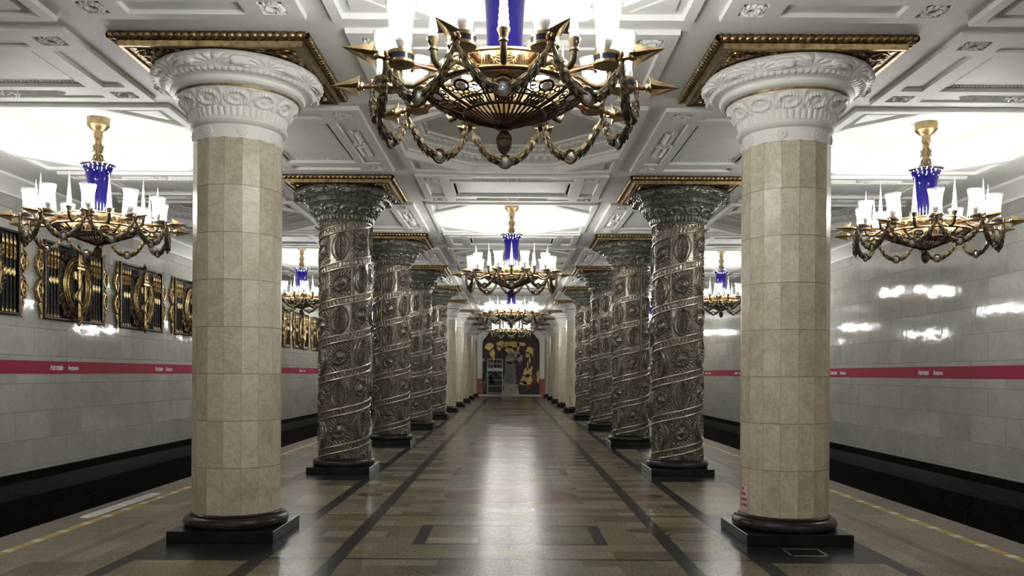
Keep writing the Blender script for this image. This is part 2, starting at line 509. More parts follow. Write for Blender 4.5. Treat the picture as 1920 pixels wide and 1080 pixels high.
# ceiling plane with octagonal openings
ce = MB()
yl0, yl1 = YB, YF
cells = [(cx, b) for b in bays_all if b + 1.6 < YF and b - 1.6 > YB for cx in (-2*PX, 0, 2*PX)]
holes = [octo(1.49, ZC, cx, b) for cx, b in cells]
ys = sorted({b for _, b in cells})
xs_ = [-XW-.2, -PX, PX, XW+.2]
for yb in ys:
    for i, cx in enumerate((-2*PX, 0, 2*PX)):
        y0_ = yb - BAY/2 if yb != ys[0] else YB
        y1_ = yb + BAY/2 if yb != ys[-1] else YF
        ce.plate([[(xs_[i], y0_, ZC), (xs_[i+1], y0_, ZC), (xs_[i+1], y1_, ZC), (xs_[i], y1_, ZC)], octo(1.49, ZC, cx, yb)])
ceil = tag(ce.build('ceiling', 'plaster', smooth=0), kind='structure')
roof = MB(); roof.box(-XW-.3, XW+.3, YB-.1, YF+.2, ZD+.12, ZD+.3)
tag(roof.build('ceiling', 'plaster', smooth=0), kind='structure')

# octagonal well
def coffer():
    m_ = MB(); zl = ZC - 0.045; R_ = 1.49; H = 1.56
    h = R_*math.tan(PI/8)
    m_.ring(rect(H, H, ZC), rect(H-.006, H-.006, zl))
    tri = []
    for sx, sy in ((-1,-1),(1,-1),(1,1),(-1,1)):
        a, b, c = (h+.17, H-.10), (H-.10, h+.17), (H-.10, H-.10)
        l = [(sx*a[0], sy*a[1]), (sx*b[0], sy*b[1]), (sx*c[0], sy*c[1])]
        if sx*sy < 0: l = l[::-1]
        tri.append(l)
    m_.plate([rect(H-.006, H-.006, zl), octo(R_, zl)] + [[(x_, y_, zl) for x_, y_ in l] for l in tri])
    for l in tri:
        cx = sum(q_[0] for q_ in l)/3; cy_ = sum(q_[1] for q_ in l)/3
        sh = lambda f, z_: [(cx+(x_-cx)*f, cy_+(y_-cy_)*f, z_) for x_, y_ in l]
        m_.ring(sh(1, zl), sh(.93, zl+.05)); m_.ring(sh(.93, zl+.05), sh(.60, zl+.05))
        m_.ring(sh(.60, zl+.05), sh(.55, zl+.02)); m_.plate([sh(.55, zl+.02)])
    # risers and the two leaf courses
    m_.ring(octo(R_, zl), octo(R_, ZC+.05)); m_.ring(octo(R_, ZC+.05), octo(R_-.035, ZC+.05))
    m_.ring(octo(R_-.035, ZC+.05), octo(R_-.035, ZC+.085)); m_.ring(octo(R_-.035, ZC+.085), octo(R_-.06, ZC+.095))
    r0, z0, r1, z1 = R_-.06, ZC+.095, 1.20, ZD-.03
    m_.ring(octo(r0, z0), octo((r0+r1)/2, (z0+z1)/2-.012)); m_.ring(octo((r0+r1)/2, (z0+z1)/2-.012), octo((r0+r1)/2, (z0+z1)/2+.012))
    m_.ring(octo((r0+r1)/2, (z0+z1)/2+.012), octo(r1, z1))
    m_.ring(octo(r1, z1), octo(r1-.03, z1)); m_.ring(octo(r1-.03, z1), octo(r1-.04, ZD)); m_.plate([octo(r1-.04, ZD)])
    for k in range(8):
        A = k*PI/4 + PI/8*0
        rot = Matrix.Rotation(A, 4, 'Z')
        for row, (ra, za, rb, zb) in enumerate((((r0), z0, (r0+r1)/2, (z0+z1)/2-.012), ((r0+r1)/2, (z0+z1)/2+.012, r1, z1))):
            q_ = MB(); rm = (ra+rb)/2; hw = rm*math.tan(PI/8)
            n_ = 9
            dr = Vector((0, ra-rb, za-zb)); L = dr.length
            up = Vector((0, -(zb-za), -(ra-rb))).normalized()
            if up.z > 0: up = -up
            for i in range(n_):
                xx = -hw + 2*hw*(i+.5)/n_
                q_.leaf((xx, rb+.004, zb), dr, up, L*.96, 2*hw/n_*.86, .028)
                if row: q_.ball((xx+hw/n_, (ra+rb)/2, (za+zb)/2), .018, n=6, m=4)
            m_.join(q_, rot)
    return m_.mesh('octagonal_coffer', 'plaster', 30)
cof = coffer()

def wreath(m_, cx, cy_, r, z, n=14, fat=.03):
    pts = [(cx+r*math.cos(2*PI*i/n), cy_+r*math.sin(2*PI*i/n), z) for i in range(n)]
    m_.tube(pts, fat*.7, 6, closed=True)
    for i in range(n):
        a = 2*PI*i/n
        for s_ in (-1, 1):
            d = Vector((-math.sin(a)+.55*s_*math.cos(a), math.cos(a)+.55*s_*math.sin(a), 0))
            m_.leaf((cx+r*math.cos(a), cy_+r*math.sin(a), z-fat*.3), d, (0,0,-1), fat*2.2, fat*1.3, fat*.5)

def laurel(m_, cx, cy_, L, z):
    wreath(m_, cx, cy_, .075, z-.01, 12, .026)
    m_.ball((cx, cy_, z-.01), .03, .03, .02, 8, 4)
    for s_ in (-1, 1):
        n_ = 6
        for i in range(n_):
            x_ = cx + s_*(.10 + (L-.1)*i/n_)
            for t_ in (-1, 1):
                m_.leaf((x_, cy_, z), (s_*1.0, t_*.55, 0), (0,0,-1), .155, .075, .032)
        m_.leaf((cx+s_*(L-.02), cy_, z), (s_, 0, 0), (0,0,-1), .13, .06, .03)

def panel():
    m_ = MB(); zl = ZC-.045; L, W = 1.50, .98
    m_.ring(rect(L, W, ZC), rect(L-.006, W-.006, zl))
    hs = []
    def hole(cx, cy_, a, b, kind):
        hs.append((cx, cy_, a, b, kind))
    hole(0, 0, .96, .50, 'big')
    for s_ in (-1, 1):
        hole(0, s_*.73, 1.0, .12, 'laurel'); hole(s_*1.26, 0, .12, .50, 'side')
        for t_ in (-1, 1): hole(s_*1.26, t_*.75, .125, .105, 'wreath')
    m_.plate([rect(L-.006, W-.006, zl)] + [rect(a, b, zl, cx, cy_) for cx, cy_, a, b, _ in hs])
    for cx, cy_, a, b, kind in hs:
        dz = {'big': .045, 'laurel': .018, 'side': .035, 'wreath': .03}[kind]
        m_.ring(rect(a, b, zl, cx, cy_), rect(a-.012, b-.012, zl+dz, cx, cy_))
        if kind == 'big':
            z_ = zl+dz
            m_.ring(rect(a-.012, b-.012, z_, cx, cy_), rect(a-.05, b-.05, z_, cx, cy_))
            m_.ring(rect(a-.05, b-.05, z_, cx, cy_), rect(a-.075, b-.075, z_+.04, cx, cy_)); m_.plate([rect(a-.075, b-.075, z_+.04, cx, cy_)])
            na, nb = 44, 22
            for s_ in (-1, 1):
                for i in range(na):
                    x_ = -(a-.06) + 2*(a-.06)*(i+.5)/na; m_.box(x_-.011, x_+.011, s_*(b-.062)-.014, s_*(b-.062)+.014, z_-.012, z_+.02)
                for i in range(nb):
                    y_ = -(b-.06) + 2*(b-.06)*(i+.5)/nb; m_.box(s_*(a-.062)-.014, s_*(a-.062)+.014, y_-.011, y_+.011, z_-.012, z_+.02)
        else: m_.plate([rect(a-.012, b-.012, zl+dz, cx, cy_)])
        if kind == 'laurel': laurel(m_, cx, cy_, .52, zl+dz)
        if kind == 'wreath': wreath(m_, cx, cy_, .065, zl+dz-.012, 12, .034)
    return m_.mesh('relief_panel', 'plaster', 30)
pan = panel()
for cx, b in cells:
    o_ = link('octagonal_coffer', cof, ceil); o_.location = (cx, b, 0)
for yr in [Y0-BAY, Y0-2*BAY] + rows:
    for cx in (-2*PX, 0, 2*PX):
        if yr - 1.0 > YB: o_ = link('relief_panel', pan, ceil); o_.location = (cx, yr, 0)
for cx, b in cells:
    if cx >= 0: continue
    for sx in (-1, 1):
        o_ = link('relief_panel', pan, ceil); o_.location = (sx*PX, b, 0); o_.rotation_euler = (0, 0, PI/2)
# walls
for sx_, nm in ((-1, 'left'), (1, 'right')):
    a, b = sorted((sx_*XW, sx_*(XW+.25)))
    wl = MB(); wl.box(a, b, YB, YF, -.05, ZC+.1)
    wall = tag(wl.build('wall_' + nm, 'marble', smooth=0), kind='structure')
    bb = MB()
    def bx(p, q_, z0, z1): bb.box(*sorted((sx_*p, sx_*q_)), YB, YF, z0, z1)
    bx(XW-.04, XW+.25, -.20, -.05)
    bb.add([(sx_*(XW-.02), YB, -.20), (sx_*(XW-.02), YF, -.20), (sx_*(XW-.07), YF, -.46), (sx_*(XW-.07), YB, -.46)], [(0,1,2,3)])
    bx(XW-.07, XW+.25, -1.1, -.46)
    tag(bb.build('baseboard_' + nm, 'black', smooth=0), kind='structure')
    st = MB(); st.box(*sorted((sx_*(XW-.006), sx_*XW)), YB, YF, 1.575, 1.795)
    stripe = tag(st.build('trim_1' if sx_ < 0 else 'trim_2', 'red', smooth=0), kind='structure')
    co_ = MB()
    pr = [(XW-.0, ZC-.26), (XW-.03, ZC-.26), (XW-.03, ZC-.22), (XW-.05, ZC-.20), (XW-.14, ZC-.10), (XW-.25, ZC-.045), (XW-.25, ZC-.0), (XW, ZC)]
    L0 = [(sx_*p, YB, z_) for p, z_ in pr]; L1 = [(sx_*p, YF, z_) for p, z_ in pr]
    co_.ring(L0, L1)
    tag(co_.build('trim_3' if sx_ < 0 else 'trim_4', 'plaster', smooth=25), kind='structure')
    # station name on the band
    def text(body, size, m_):
        cu = bpy.data.curves.new('t', 'FONT'); cu.body = body; cu.size = size; cu.extrude = .002; cu.offset = .0035
        cu.align_x = 'LEFT'; cu.align_y = 'BOTTOM_BASELINE'
        tmp = bpy.data.objects.new('t', cu); C.objects.link(tmp)
        dg = bpy.context.evaluated_depsgraph_get()
        me = bpy.data.meshes.new_from_object(tmp.evaluated_get(dg)); bpy.data.objects.remove(tmp)
        me.materials.clear(); me.materials.append(M[m_]); return me
    if sx_ < 0: TXT = [(text('Автово', .125, 'white'), 0.0), (text('Avtovo', .125, 'white'), .60)]
    first, pitch = (14.8, 4.36) if sx_ < 0 else (16.7, 4.58)
    for k in range(-1, 9):
        for me, dx in TXT:
            t_ = link('lettering', me, stripe)
            if sx_ < 0:
                t_.matrix_world = Matrix(((0,0,1,-XW+.0085),(1,0,0,first+pitch*k+dx),(0,1,0,1.64),(0,0,0,1)))
            else:
                t_.matrix_world = Matrix(((0,0,-1,XW-.0085),(-1,0,0,first+pitch*k-dx+.05),(0,1,0,1.64),(0,0,0,1)))
bk = MB(); bk.box(-XW-.25, XW+.25, YB-.25, YB, -1.3, ZD+.3)
tag(bk.build('wall_back', 'marble', smooth=0), kind='structure')
fr_ = MB(); fr_.box(-XW-.25, XW+.25, YF, YF+.25, -1.3, ZD+.3)
tag(fr_.build('wall_front', 'marble', smooth=0), kind='structure')

# ------------------------------------------------------------ columns
def sm(x_, a, b): 
    t_ = np.clip((x_-a)/(b-a), 0, 1); return t_*t_*(3-2*t_)
def g1(x_, c, w_): return np.exp(-((x_-c)/w_)**2)
def resample(prof, n):
    P = np.array(prof, float); s_ = np.r_[0, np.cumsum(np.hypot(*np.diff(P, axis=0).T))]
    u = np.linspace(0, s_[-1], n); return np.interp(u, s_, P[:, 0]), np.interp(u, s_, P[:, 1])
def revolve(name, prof, nu, nv, h, material):
    r, z = resample(prof, nv)
    th_ = np.linspace(0, 2*PI, nu, endpoint=False)
    T, RR = np.meshgrid(th_, r); _, ZZ = np.meshgrid(th_, z)
    dr = np.gradient(r); dz = np.gradient(z); ln = np.hypot(dr, dz)+1e-9
    nr = (dz/ln)[:, None]; nz = (-dr/ln)[:, None]
    H = h(T, ZZ)
    H = H*(1.7 if name == 'shaft' else 1.25); R2 = RR + H*nr; Z2 = ZZ + H*nz
    return grid_mesh(name, np.stack([R2*np.cos(T), R2*np.sin(T), Z2], -1), material)

rs = np.random.RandomState(3)
def wob(T, Z, n=14, lo=3, hi=30):
    q_ = 0
    for _ in range(n):
        a = rs.randint(lo, hi); b = rs.uniform(-60, 60); q_ = q_ + np.sin(a*T + b*Z + rs.uniform(0, 6))
    return q_/n

def cap_height(T, Z, amp=1.0):
    h = np.zeros_like(T)
    u = (T*12/(2*PI)) % 1 - .5
    # wreaths on the bell
    zb = (Z-4.225)/.062
    d = np.hypot(u*2.3, zb)
    h += .020*g1(d, .80, .20)*sm(Z, 4.13, 4.16)*(Z < 4.305) + .012*g1(d, 0, .28)*(Z > 4.15)*(Z < 4.3)
    h += .008*np.cos(T*12*9)*g1(d, .8, .25)*(Z > 4.15)*(Z < 4.305)*.6
    v_ = ((T*12/(2*PI)) % 1); v_ = np.minimum(v_, 1-v_)
    h += .014*g1(v_, 0, .10)*sm(Z, 4.15, 4.17)*(Z < 4.30)
    # flutes with round heads
    f_ = np.abs(np.sin(T*24)); hd = 4.135 + .022*np.sqrt(np.clip(f_, 0, 1))
    h += .016*(f_**.5)*(1-sm(Z, hd-.004, hd+.004))*(Z > 4.075)
    # beads on the echinus and foliage
    h += .014*(np.abs(np.sin(T*36))**.6)*g1(Z, 4.425, .011)
    w2 = (T*10/(2*PI)) % 1 - .5
    zz = (Z-4.50)/.05
    fan = np.arctan2(zz+1.1, w2*3.4); rr = np.hypot(w2*3.4, zz+1.1)
    lf = np.abs(np.cos(fan*7))**.5*g1(rr, 1.35, .62)
    fr2 = (T*10/(2*PI)+.5) % 1 - .5
    fruit = np.sqrt(np.clip(1-(fr2*5.5)**2-((Z-4.49)/.036)**2, 0, 1))
    band = sm(Z, 4.44, 4.455)*(1-sm(Z, 4.56, 4.575))
    h += band*(.022*lf + .030*fruit + .006*wob(T, Z, 16, 20, 70))
    return h*amp

def rosettes(T, Z):
    u = ((T*8/(2*PI)) % 1 - .5)*(2*PI*.43/8); d = np.hypot(u, Z-3.935)
    return .012*(d < .047)*1.0 - .006*g1(d, .036, .004) + .006*g1(d, .0, .008) - .003*g1(d, .02, .003)

CAPPROF = [(.43, 4.075), (.445, 4.10), (.46, 4.15), (.505, 4.225), (.56, 4.285), (.585, 4.305), (.585, 4.325),
           (.60, 4.33), (.635, 4.345), (.65, 4.365), (.64, 4.392), (.655, 4.40), (.70, 4.415), (.745, 4.44),
           (.785, 4.475), (.805, 4.51), (.81, 4.54), (.80, 4.565), (.775, 4.58), (.70, 4.582)]
NU = 720
W_NECK = revolve('neck_band', [(.42, 3.865), (.425, 3.87), (.428, 4.0), (.42, 4.005)], NU, 60, rosettes, 'stucco')
W_CAP = revolve('capital', CAPPROF, NU, 190, lambda T, Z: cap_height(T, Z), 'stucco')
G_CAP = revolve('capital', CAPPROF, NU, 170, lambda T, Z: cap_height(T, Z)*1.1 + .006*wob(T, Z, 20, 20, 90), 'green_glass')

mb = MB(); mb.lathe([(.40, 3.995), (.44, 4.0), (.465, 4.012), (.478, 4.035), (.468, 4.06), (.445, 4.075), (.40, 4.08)], 64)
W_TORUS = mb.mesh('neck_ring', 'stucco', 40)
mb = MB(); mb.lathe([(.57, 4.305), (.598, 4.307), (.600, 4.325), (.57, 4.328)], 64)
GILT_RING = mb.mesh('gilt_ring', 'gilt', 40)
mb = MB(); mb.bevbox(-.505, .505, -.505, .505, 0, .108, .006)
PLINTH = mb.mesh('plinth', 'plinth', 0)
mb = MB(); mb.lathe([(.40, .106), (.475, .108), (.497, .122), (.508, .148), (.503, .178), (.485, .203), (.46, .214), (.445, .218), (.447, .232), (.435, .243), (.40, .246)], 72)
BASE = mb.mesh('base_ring', 'base', 40)
mb = MB()
mb.lathe([(.421/math.cos(PI/16)*1.0, .24), (.421/math.cos(PI/16), 3.872)], 16, a0=0.0)
W_SHAFT = mb.mesh('shaft', 'cream', 0)
# abacus
mb = MB()
mb.ring(rect(.845, .845, 4.625), rect(.835, .835, 4.578)); mb.ring(rect(.835, .835, 4.578), rect(.80, .80, 4.578)); mb.ring(rect(.80, .80, 4.578), rect(.78, .78, 4.592))
mb.ring(rect(.78, .78, 4.592), rect(.765, .765, 4.584))
mb.ring(rect(.845, .845, 4.625), rect(.852, .852, 4.628)); mb.ring(rect(.852, .852, 4.628), rect(.855, .855, ZC))
ABA = mb.mesh('abacus', 'gilt', 0)
mb = MB(); mb.plate([rect(.766, .766, 4.585)])
for sx in (-1, 1):
    for sy in (-1, 1):
        cx, c2 = sx*.655, sy*.655
        pts = [(cx+.075*math.cos(2*PI*i/16), c2+.075*math.sin(2*PI*i/16), 4.583) for i in range(16)]
        mb.tube(pts, .010, 6, closed=True)
        for i in range(10):
            a = 2*PI*i/10; mb.leaf((cx, c2, 4.584), (math.cos(a), math.sin(a), 0), (0,0,-1), .055, .028, .014)
        for i in range(7):
            for q_ in ((-1, 0), (0, -1)):
                mb.leaf((cx+sx*(q_[0]*.08*i*.8)+sx*.04, c2+sy*(q_[1]*.08*i*.8)+sy*.04, 4.584), (sx*(q_[0]+.3), sy*(q_[1]+.3), 0), (0,0,-1), .08, .04, .016)
SOFFIT = mb.mesh('soffit', 'filigree', 30)
mb = MB()
for k in range(4):
    q_ = MB(); n_ = 230; L = .888
    pts = []
    P = np.linspace(-L, L, n_+1)
    vs = []; fs = []; m_ = 10
    for i, x_ in enumerate(P):
        for j in range(m_):
            a = 2*PI*j/m_
            tw = (x_*14.6 + a/(2*PI)*0.9) % 1
            rr = .038*(.58 + .50*math.sin(PI*tw)**.6)
            lim = L - .0 
            yy = -.882 + rr*math.cos(a); zz = 4.658 + rr*math.sin(a)
            xx = max(min(x_, -yy), yy) if abs(x_) > .8 else x_
            vs.append((xx, yy, zz))
    for i in range(n_):
        for j in range(m_): fs.append((i*m_+j, i*m_+(j+1)%m_, (i+1)*m_+(j+1)%m_, (i+1)*m_+j))
    q_.add(vs, fs); mb.join(q_, Matrix.Rotation(k*PI/2, 4, 'Z'))
ROPE = mb.mesh('rope_moulding', 'gilt', 50)

# glass shaft with helical ribbons and reliefs
PIT = .59; ZH = .345
def shaft_height(T, Z):
    hz = (Z-ZH)/PIT - (T+PI/2)/(2*PI)
    v_ = hz % 1.0; turn = np.floor(hz)
    uu = (T+PI/2)/(2*PI)*7 + .5
    cell = np.floor(uu); u = uu-cell-.5
    par = (cell + 7*turn) % 2
    rib = (v_ < .185)
    vv = (v_-.185)/.815
    w_ = (vv-.5)*1.22 ; W2 = u
    # star in a rayed disc
    d = np.hypot(W2, w_*1.05); an = np.arctan2(w_, W2)
    star = np.clip(.30 - d*(1.0+.55*np.abs(np.sin(an*2.5+.8))), 0, 1)*.09
    rays = .007*np.cos(an*22)*g1(d, .38, .07)
    ring_ = .018*g1(d, .30, .028)
    corner = .006*np.sin(W2*40)*np.cos(w_*36)*sm(d, .42, .5)
    A = star + rays + ring_ + corner
    # sheaf in an ogive frame
    og = .20*np.cos(np.clip(w_/.52, -1, 1)*PI/2)**.6
    e1 = np.abs(np.abs(W2)-og)
    B = .020*g1(e1, 0, .026) + .012*g1(W2, 0, .022) + .004*np.cos(np.abs(W2)*60 + w_*45)*(np.abs(W2) < og)
    og2 = .36*np.cos(np.clip(w_/.56, -1, 1)*PI/2)**.6
    B += .010*g1(np.abs(np.abs(W2)-og2), 0, .028)*1.3 + .006*sm(og2-np.abs(W2), 0, .06)
    H = np.where(par < .5, A, B)
    edge = np.minimum(.5-np.abs(u), 1)
    H = H*sm(edge, .0, .05)*sm(vv, 0, .06)*(1-sm(vv, .94, 1)) - .010*g1(edge, 0, .012)
    R_ = .004*np.sin(T*40)*np.sin(v_/.185*PI) + .005
    H = np.where(rib, R_, H)
    return H + .0012*wob(T, Z, 14, 15, 60)
G_SHAFT = revolve('shaft', [(.405, .24), (.405, 4.06)], 460, 620, shaft_height, 'glass')
mb = MB()
for off in (0.0, .185):
    pts = []
    n_ = 64
    z_ = .255
    tt = (z_ - ZH - off*PIT)/PIT*2*PI - PI/2
    end = (4.05 - ZH - off*PIT)/PIT*2*PI - PI/2
    K = int((end-tt)/(2*PI)*n_)
    for i in range(K+1):
        a = tt + (end-tt)*i/K
        pts.append((.417*math.cos(a), .417*math.sin(a), ZH + off*PIT + PIT*(a+PI/2)/(2*PI)))
    mb.tube(pts, .014, 6)
SPIRAL = mb.mesh('spiral_rail', 'rail', 60)
mb = MB(); mb.lathe([(.39, 4.045), (.432, 4.05), (.438, 4.062), (.428, 4.072), (.436, 4.08), (.39, 4.085)], 64)
G_RING = mb.mesh('neck_ring', 'rail', 40)
mb = MB(); mb.lathe([(.57, 4.307), (.594, 4.308), (.605, 4.32), (.594, 4.332), (.57, 4.335)], 64)
G_RING2 = mb.mesh('upper_ring', 'rail', 40)

def column(x_, y_, glass, label, group):
    r_ = thing('glass_column' if glass else 'marble_column', (x_, y_, 0), label, 'column', group)
    link('plinth', PLINTH, r_); link('base_ring', BASE, r_)
    if glass:
        link('shaft', G_SHAFT, r_); link('spiral_rail', SPIRAL, r_); link('neck_ring', G_RING, r_)
        link('upper_ring', G_RING2, r_); link('capital', G_CAP, r_)
    else:
        link('shaft', W_SHAFT, r_); link('neck_band', W_NECK, r_); link('neck_ring', W_TORUS, r_)
        link('gilt_ring', GILT_RING, r_); link('capital', W_CAP, r_)
    a_ = link('abacus', ABA, r_); link('rope_moulding', ROPE, a_); link('soffit', SOFFIT, a_)
    return r_
ordn = ['first', 'second', 'third', 'fourth', 'fifth', 'sixth', 'seventh', 'eighth', 'ninth', 'tenth']
for sx, side in ((-1, 'left'), (1, 'right')):
    for k, yr in enumerate(rows):
        glass = 1 <= k <= 4
        if k == 0:
            lb = 'faceted cream marble column with white stucco capital nearest the camera on the ' + side
            if sx > 0: lb += ', bearing a small red notice'
        elif glass:
            lb = 'dark moulded glass column with spiral rails, %s of four in the %s row' % (['', 'nearest', 'second', 'third', 'farthest'][k], side)
        else:
            lb = 'distant cream marble column in the %s row, %s beyond the glass columns' % (side, ordn[k-5])
        column(sx*PX, yr, glass, lb, ('dark glass columns' if glass else 'cream marble columns') + ' in the %s row' % side)

# notice on the right column
A = math.radians(191.25)
sg = thing('notice_sticker', (PX + .4235*math.cos(A), Y0 + .4235*math.sin(A), .265), 'small white notice with red lettering low on the front right marble column', 'sign')
sg.rotation_euler = (0, 0, A + PI/2)
mb = MB(); mb.box(-.08, .08, -.0015, .003, 0, .27); mb.build('sheet', 'paper', sg, 0)
mb = MB()
for (a, b, c_, d_) in ((-.074, .074, .004, .010), (-.074, .074, .260, .266), (-.074, -.068, .004, .266), (.068, .074, .004, .266)): mb.box(a, b, -.003, -.0012, c_, d_)
mb.build('red_border', 'redink', sg, 0)
mb = MB()
for r_i, (z_, n_) in enumerate(((.205, 4), (.155, 6), (.10, 7), (.045, 8))):
    mb = MB()
    for i in range(n_):
        x_ = -.058 + i*.0150
        mb.box(x_, x_+.0035, -.003, -.0012, z_, z_+.032)
        if (i+r_i) % 3: mb.box(x_+.0035, x_+.0105, -.003, -.0012, z_+(.028 if i % 2 else .013), z_+(.032 if i % 2 else .018)); mb.box(x_+.0075, x_+.011, -.003, -.0012, z_, z_+.032)
    mb.build('lettering_line', 'redink', sg, 0)


# ------------------------------------------------------------ chandelier
def lz(z_): return z_-ZD
def pol(r_, a, z_): return (r_*math.cos(a), r_*math.sin(a), lz(z_))
def chandelier():
    root = thing('chandelier', (0, 0, ZD))
    ZA = 3.575
    mb = MB(); mb.lathe([(.135, 0), (.14, -.005), (.14, -.10), (.135, -.105), (.10, -.145), (.065, -.165), (.055, -.17), (.055, -.26), (.05, -.265), (.04, -.27)], 32)
    mb.build('canopy', 'brass', root)
    mb = MB(); mb.lathe([(.034, lz(4.72)), (.03, lz(4.55)), (.038, lz(4.36)), (.03, lz(4.0)), (.03, lz(3.5))], 12)
    mb.lathe([(.03, lz(4.70)), (.046, lz(4.69)), (.046, lz(4.68)), (.03, lz(4.67))], 16)
    for k in range(6):
        a = k*PI/3
        pts = []
        for i in range(15):
            t_ = i/14; z_ = 4.66-.28*t_; rr = .030+.026*math.sin(t_*PI*2.0)**2
            pts.append(pol(rr, a+.7*t_, z_))
        mb.tube(pts, .011, 6)
        for i in range(2, 14, 3): mb.leaf(pts[i], (math.cos(a), math.sin(a), -.8), (math.cos(a), math.sin(a), .6), .045, .028, .012)
    mb.build('stem', 'brass', root)
    # blue vase
    prof = [(.112, 3.665), (.116, 3.70), (.122, 3.85), (.128, 4.0), (.136, 4.12), (.146, 4.20), (.162, 4.27), (.185, 4.32), (.212, 4.352), (.214, 4.360), (.18, 4.335), (.15, 4.28), (.10, 4.2)]
    mb = MB(); mb.shell([(r_, lz(z_)) for r_, z_ in prof], 48)
    vase = mb.build('blue_vase', 'blue', root, 50)
    mb = MB()
    for k in range(22):
        a = 2*PI*k/22; c = pol(.196, a, 4.330); mb.ball(c, .011, .011, .010, 6, 4)
        if k % 2: c = pol(.160, a, 4.262); mb.ball(c, .009, .009, .009, 6, 4)
    mb.build('dotted_border', 'white_dot', vase)
    mb = MB(); pts = [pol(.213, 2*PI*i/40, 4.360) for i in range(40)]; mb.tube(pts, .007, 6, closed=True)
    mb.build('vase_rim', 'brass', vase)
    mb = MB()
    for k in range(12):
        a = 2*PI*k/12
        pts = [pol(.15+.045*math.sin(PI*i/8)*0+.02*i/8, a+.13*math.sin(PI*2*i/8)*.0+(.11*math.sin(PI*i/8) if True else 0), 3.66+.12*math.sin(PI/2*i/8)) for i in range(9)]
        mb.tube(pts, .005, 5)
        pts = [pol(.15+.02*i/8, a-.11*math.sin(PI*i/8), 3.66+.12*math.sin(PI/2*i/8)) for i in range(9)]
        mb.tube(pts, .005, 5)
    mb.build('leaf_crown', 'brass', root)
    # drum
    mb = MB(); mb.lathe([(.44, lz(3.672)), (.472, lz(3.676)), (.474, lz(3.662)), (.458, lz(3.655)), (.456, lz(3.56)), (.475, lz(3.552)), (.50, lz(3.545)), (.545, lz(3.535)), (.552, lz(3.522)), (.535, lz(3.512)), (.44, lz(3.535))], 60, closed=True)
    mb.lathe([(.05, lz(3.66)), (.19, lz(3.665)), (.19, lz(3.645)), (.05, lz(3.64))], 32, closed=True)
    for k in range(10):
        a = math.radians(36*k-90); mb.tube([pol(.16, a, 3.65), pol(.45, a, 3.63)], .012, 6)
        a = math.radians(36*k-72)     # scallop shell under the arm
        for i in range(9):
            b = a + (i-4)*.032; mb.tube([pol(.47, a+(i-4)*.012, 3.53), pol(.52-.008*abs(i-4)**1.2, b, 3.585), pol(.50, b, 3.635-.005*abs(i-4))], .010, 5)
    mb.build('drum', 'brass', root)
    mb = MB()
    for k in range(20):
        a = math.radians(18*k-90)
        if k % 2: continue
        if k == 1 or not k:
            for i in range(12):
                b = 2*PI*i/12; mb.tube([pol(.470, .018*math.cos(b)*.3, 3.608+.015*math.sin(b)), pol(.466, .085*math.cos(b), 3.608+.040*math.sin(b))], .0055, 4)
            mb.ball(pol(.468, 0, 3.608), .014, n=8, m=4); rom = mb.mesh('rosette', 'gold')
        for sgn in (-1, 1): link('rosette', rom, root).rotation_euler = (0, 0, a + sgn*.13)
    # openwork bowl
    BP = [(.54, 3.522), (.505, 3.487), (.46, 3.458), (.38, 3.422), (.275, 3.385), (.16, 3.338), (.05, 3.300)]
    br_ = np.array([q_[0] for q_ in BP])[::-1]; bz_ = np.array([q_[1] for q_ in BP])[::-1]
    def bs(r_, a): return pol(r_, a, float(np.interp(r_, br_, bz_)))
    mb = MB()
    for r_, t_ in ((.535, .012), (.372, .006), (.275, .011), (.055, .012)):
        mb.tube([bs(r_, 2*PI*i/60) for i in range(60)], t_, 6, closed=True)
    for k in range(10):
        c = math.radians(36*k-90)
        e_ = c + PI/10
        for dd in (-.018, .018): mb.tube([bs(.53-.255*i/6, e_+dd*(1+i*.12)) for i in range(7)], .0075, 5)
        cx = .462
        def ov(r0, a0, ra, rt, n_=14, tk=.006):
            mb.tube([bs(min(r0+ra*math.cos(2*PI*i/n_), .535), a0+rt*math.sin(2*PI*i/n_)/r0) for i in range(n_)], tk, 5, closed=True)
        ov(cx, c, .036, .050, 16, .009)
        for i in range(7):
            b = PI*i/6 - PI/2
            ov(cx-.055*math.cos(b)*.9-.002, c+.098*math.sin(b)/cx, .019, .020, 8, .0045)
        for i in range(-2, 3):
            a_ = c + i*.075
            mb.tube([bs(.40-.12*j/5, a_+.02*math.sin(j/5*PI)*(1 if i > 0 else -1 if i < 0 else 0)) for j in range(6)], .005, 5)
            ov(.342, a_+.037, .018, .013, 8, .004); ov(.308, a_, .014, .012, 8, .004)
    for k in range(44):
        a = 2*PI*k/44; mb.tube([bs(.275-.215*i/5, a) for i in range(6)], lambda t_: .0085-.004*t_, 5)
    mb.lathe([(.0, lz(3.312)), (.055, lz(3.306)), (.06, lz(3.29)), (.03, lz(3.285)), (0, lz(3.284))], 20)
    bowl = mb.build('openwork_bowl', 'dark_bronze', root)
    mb = MB(); c = pol(.462, -PI/2, 3.452); mb.ball((0, 0, 0), .036, .030, .014, 12, 6)
    jm = mb.mesh('jewel', 'jewel', 30)
    for k in range(10):
        a = math.radians(36*k-90); j_ = link('jewel', jm, bowl); j_.location = bs(.462, a)
        j_.rotation_euler = (0, -.33, a); j_.rotation_euler = Euler((0, .38, 0)).to_matrix().to_4x4().to_euler() if False else Euler((0, -.35, a))
    mb = MB()
    pf = [(0, 3.300), (.018, 3.295), (.014, 3.275), (.03, 3.268), (.047, 3.245), (.054, 3.225), (.056, 3.215), (.050, 3.208), (.050, 3.19), (.046, 3.165), (.034, 3.14), (.015, 3.118), (0, 3.11)]
    mb.lathe([(r_, lz(z_)) for r_, z_ in pf], 24)
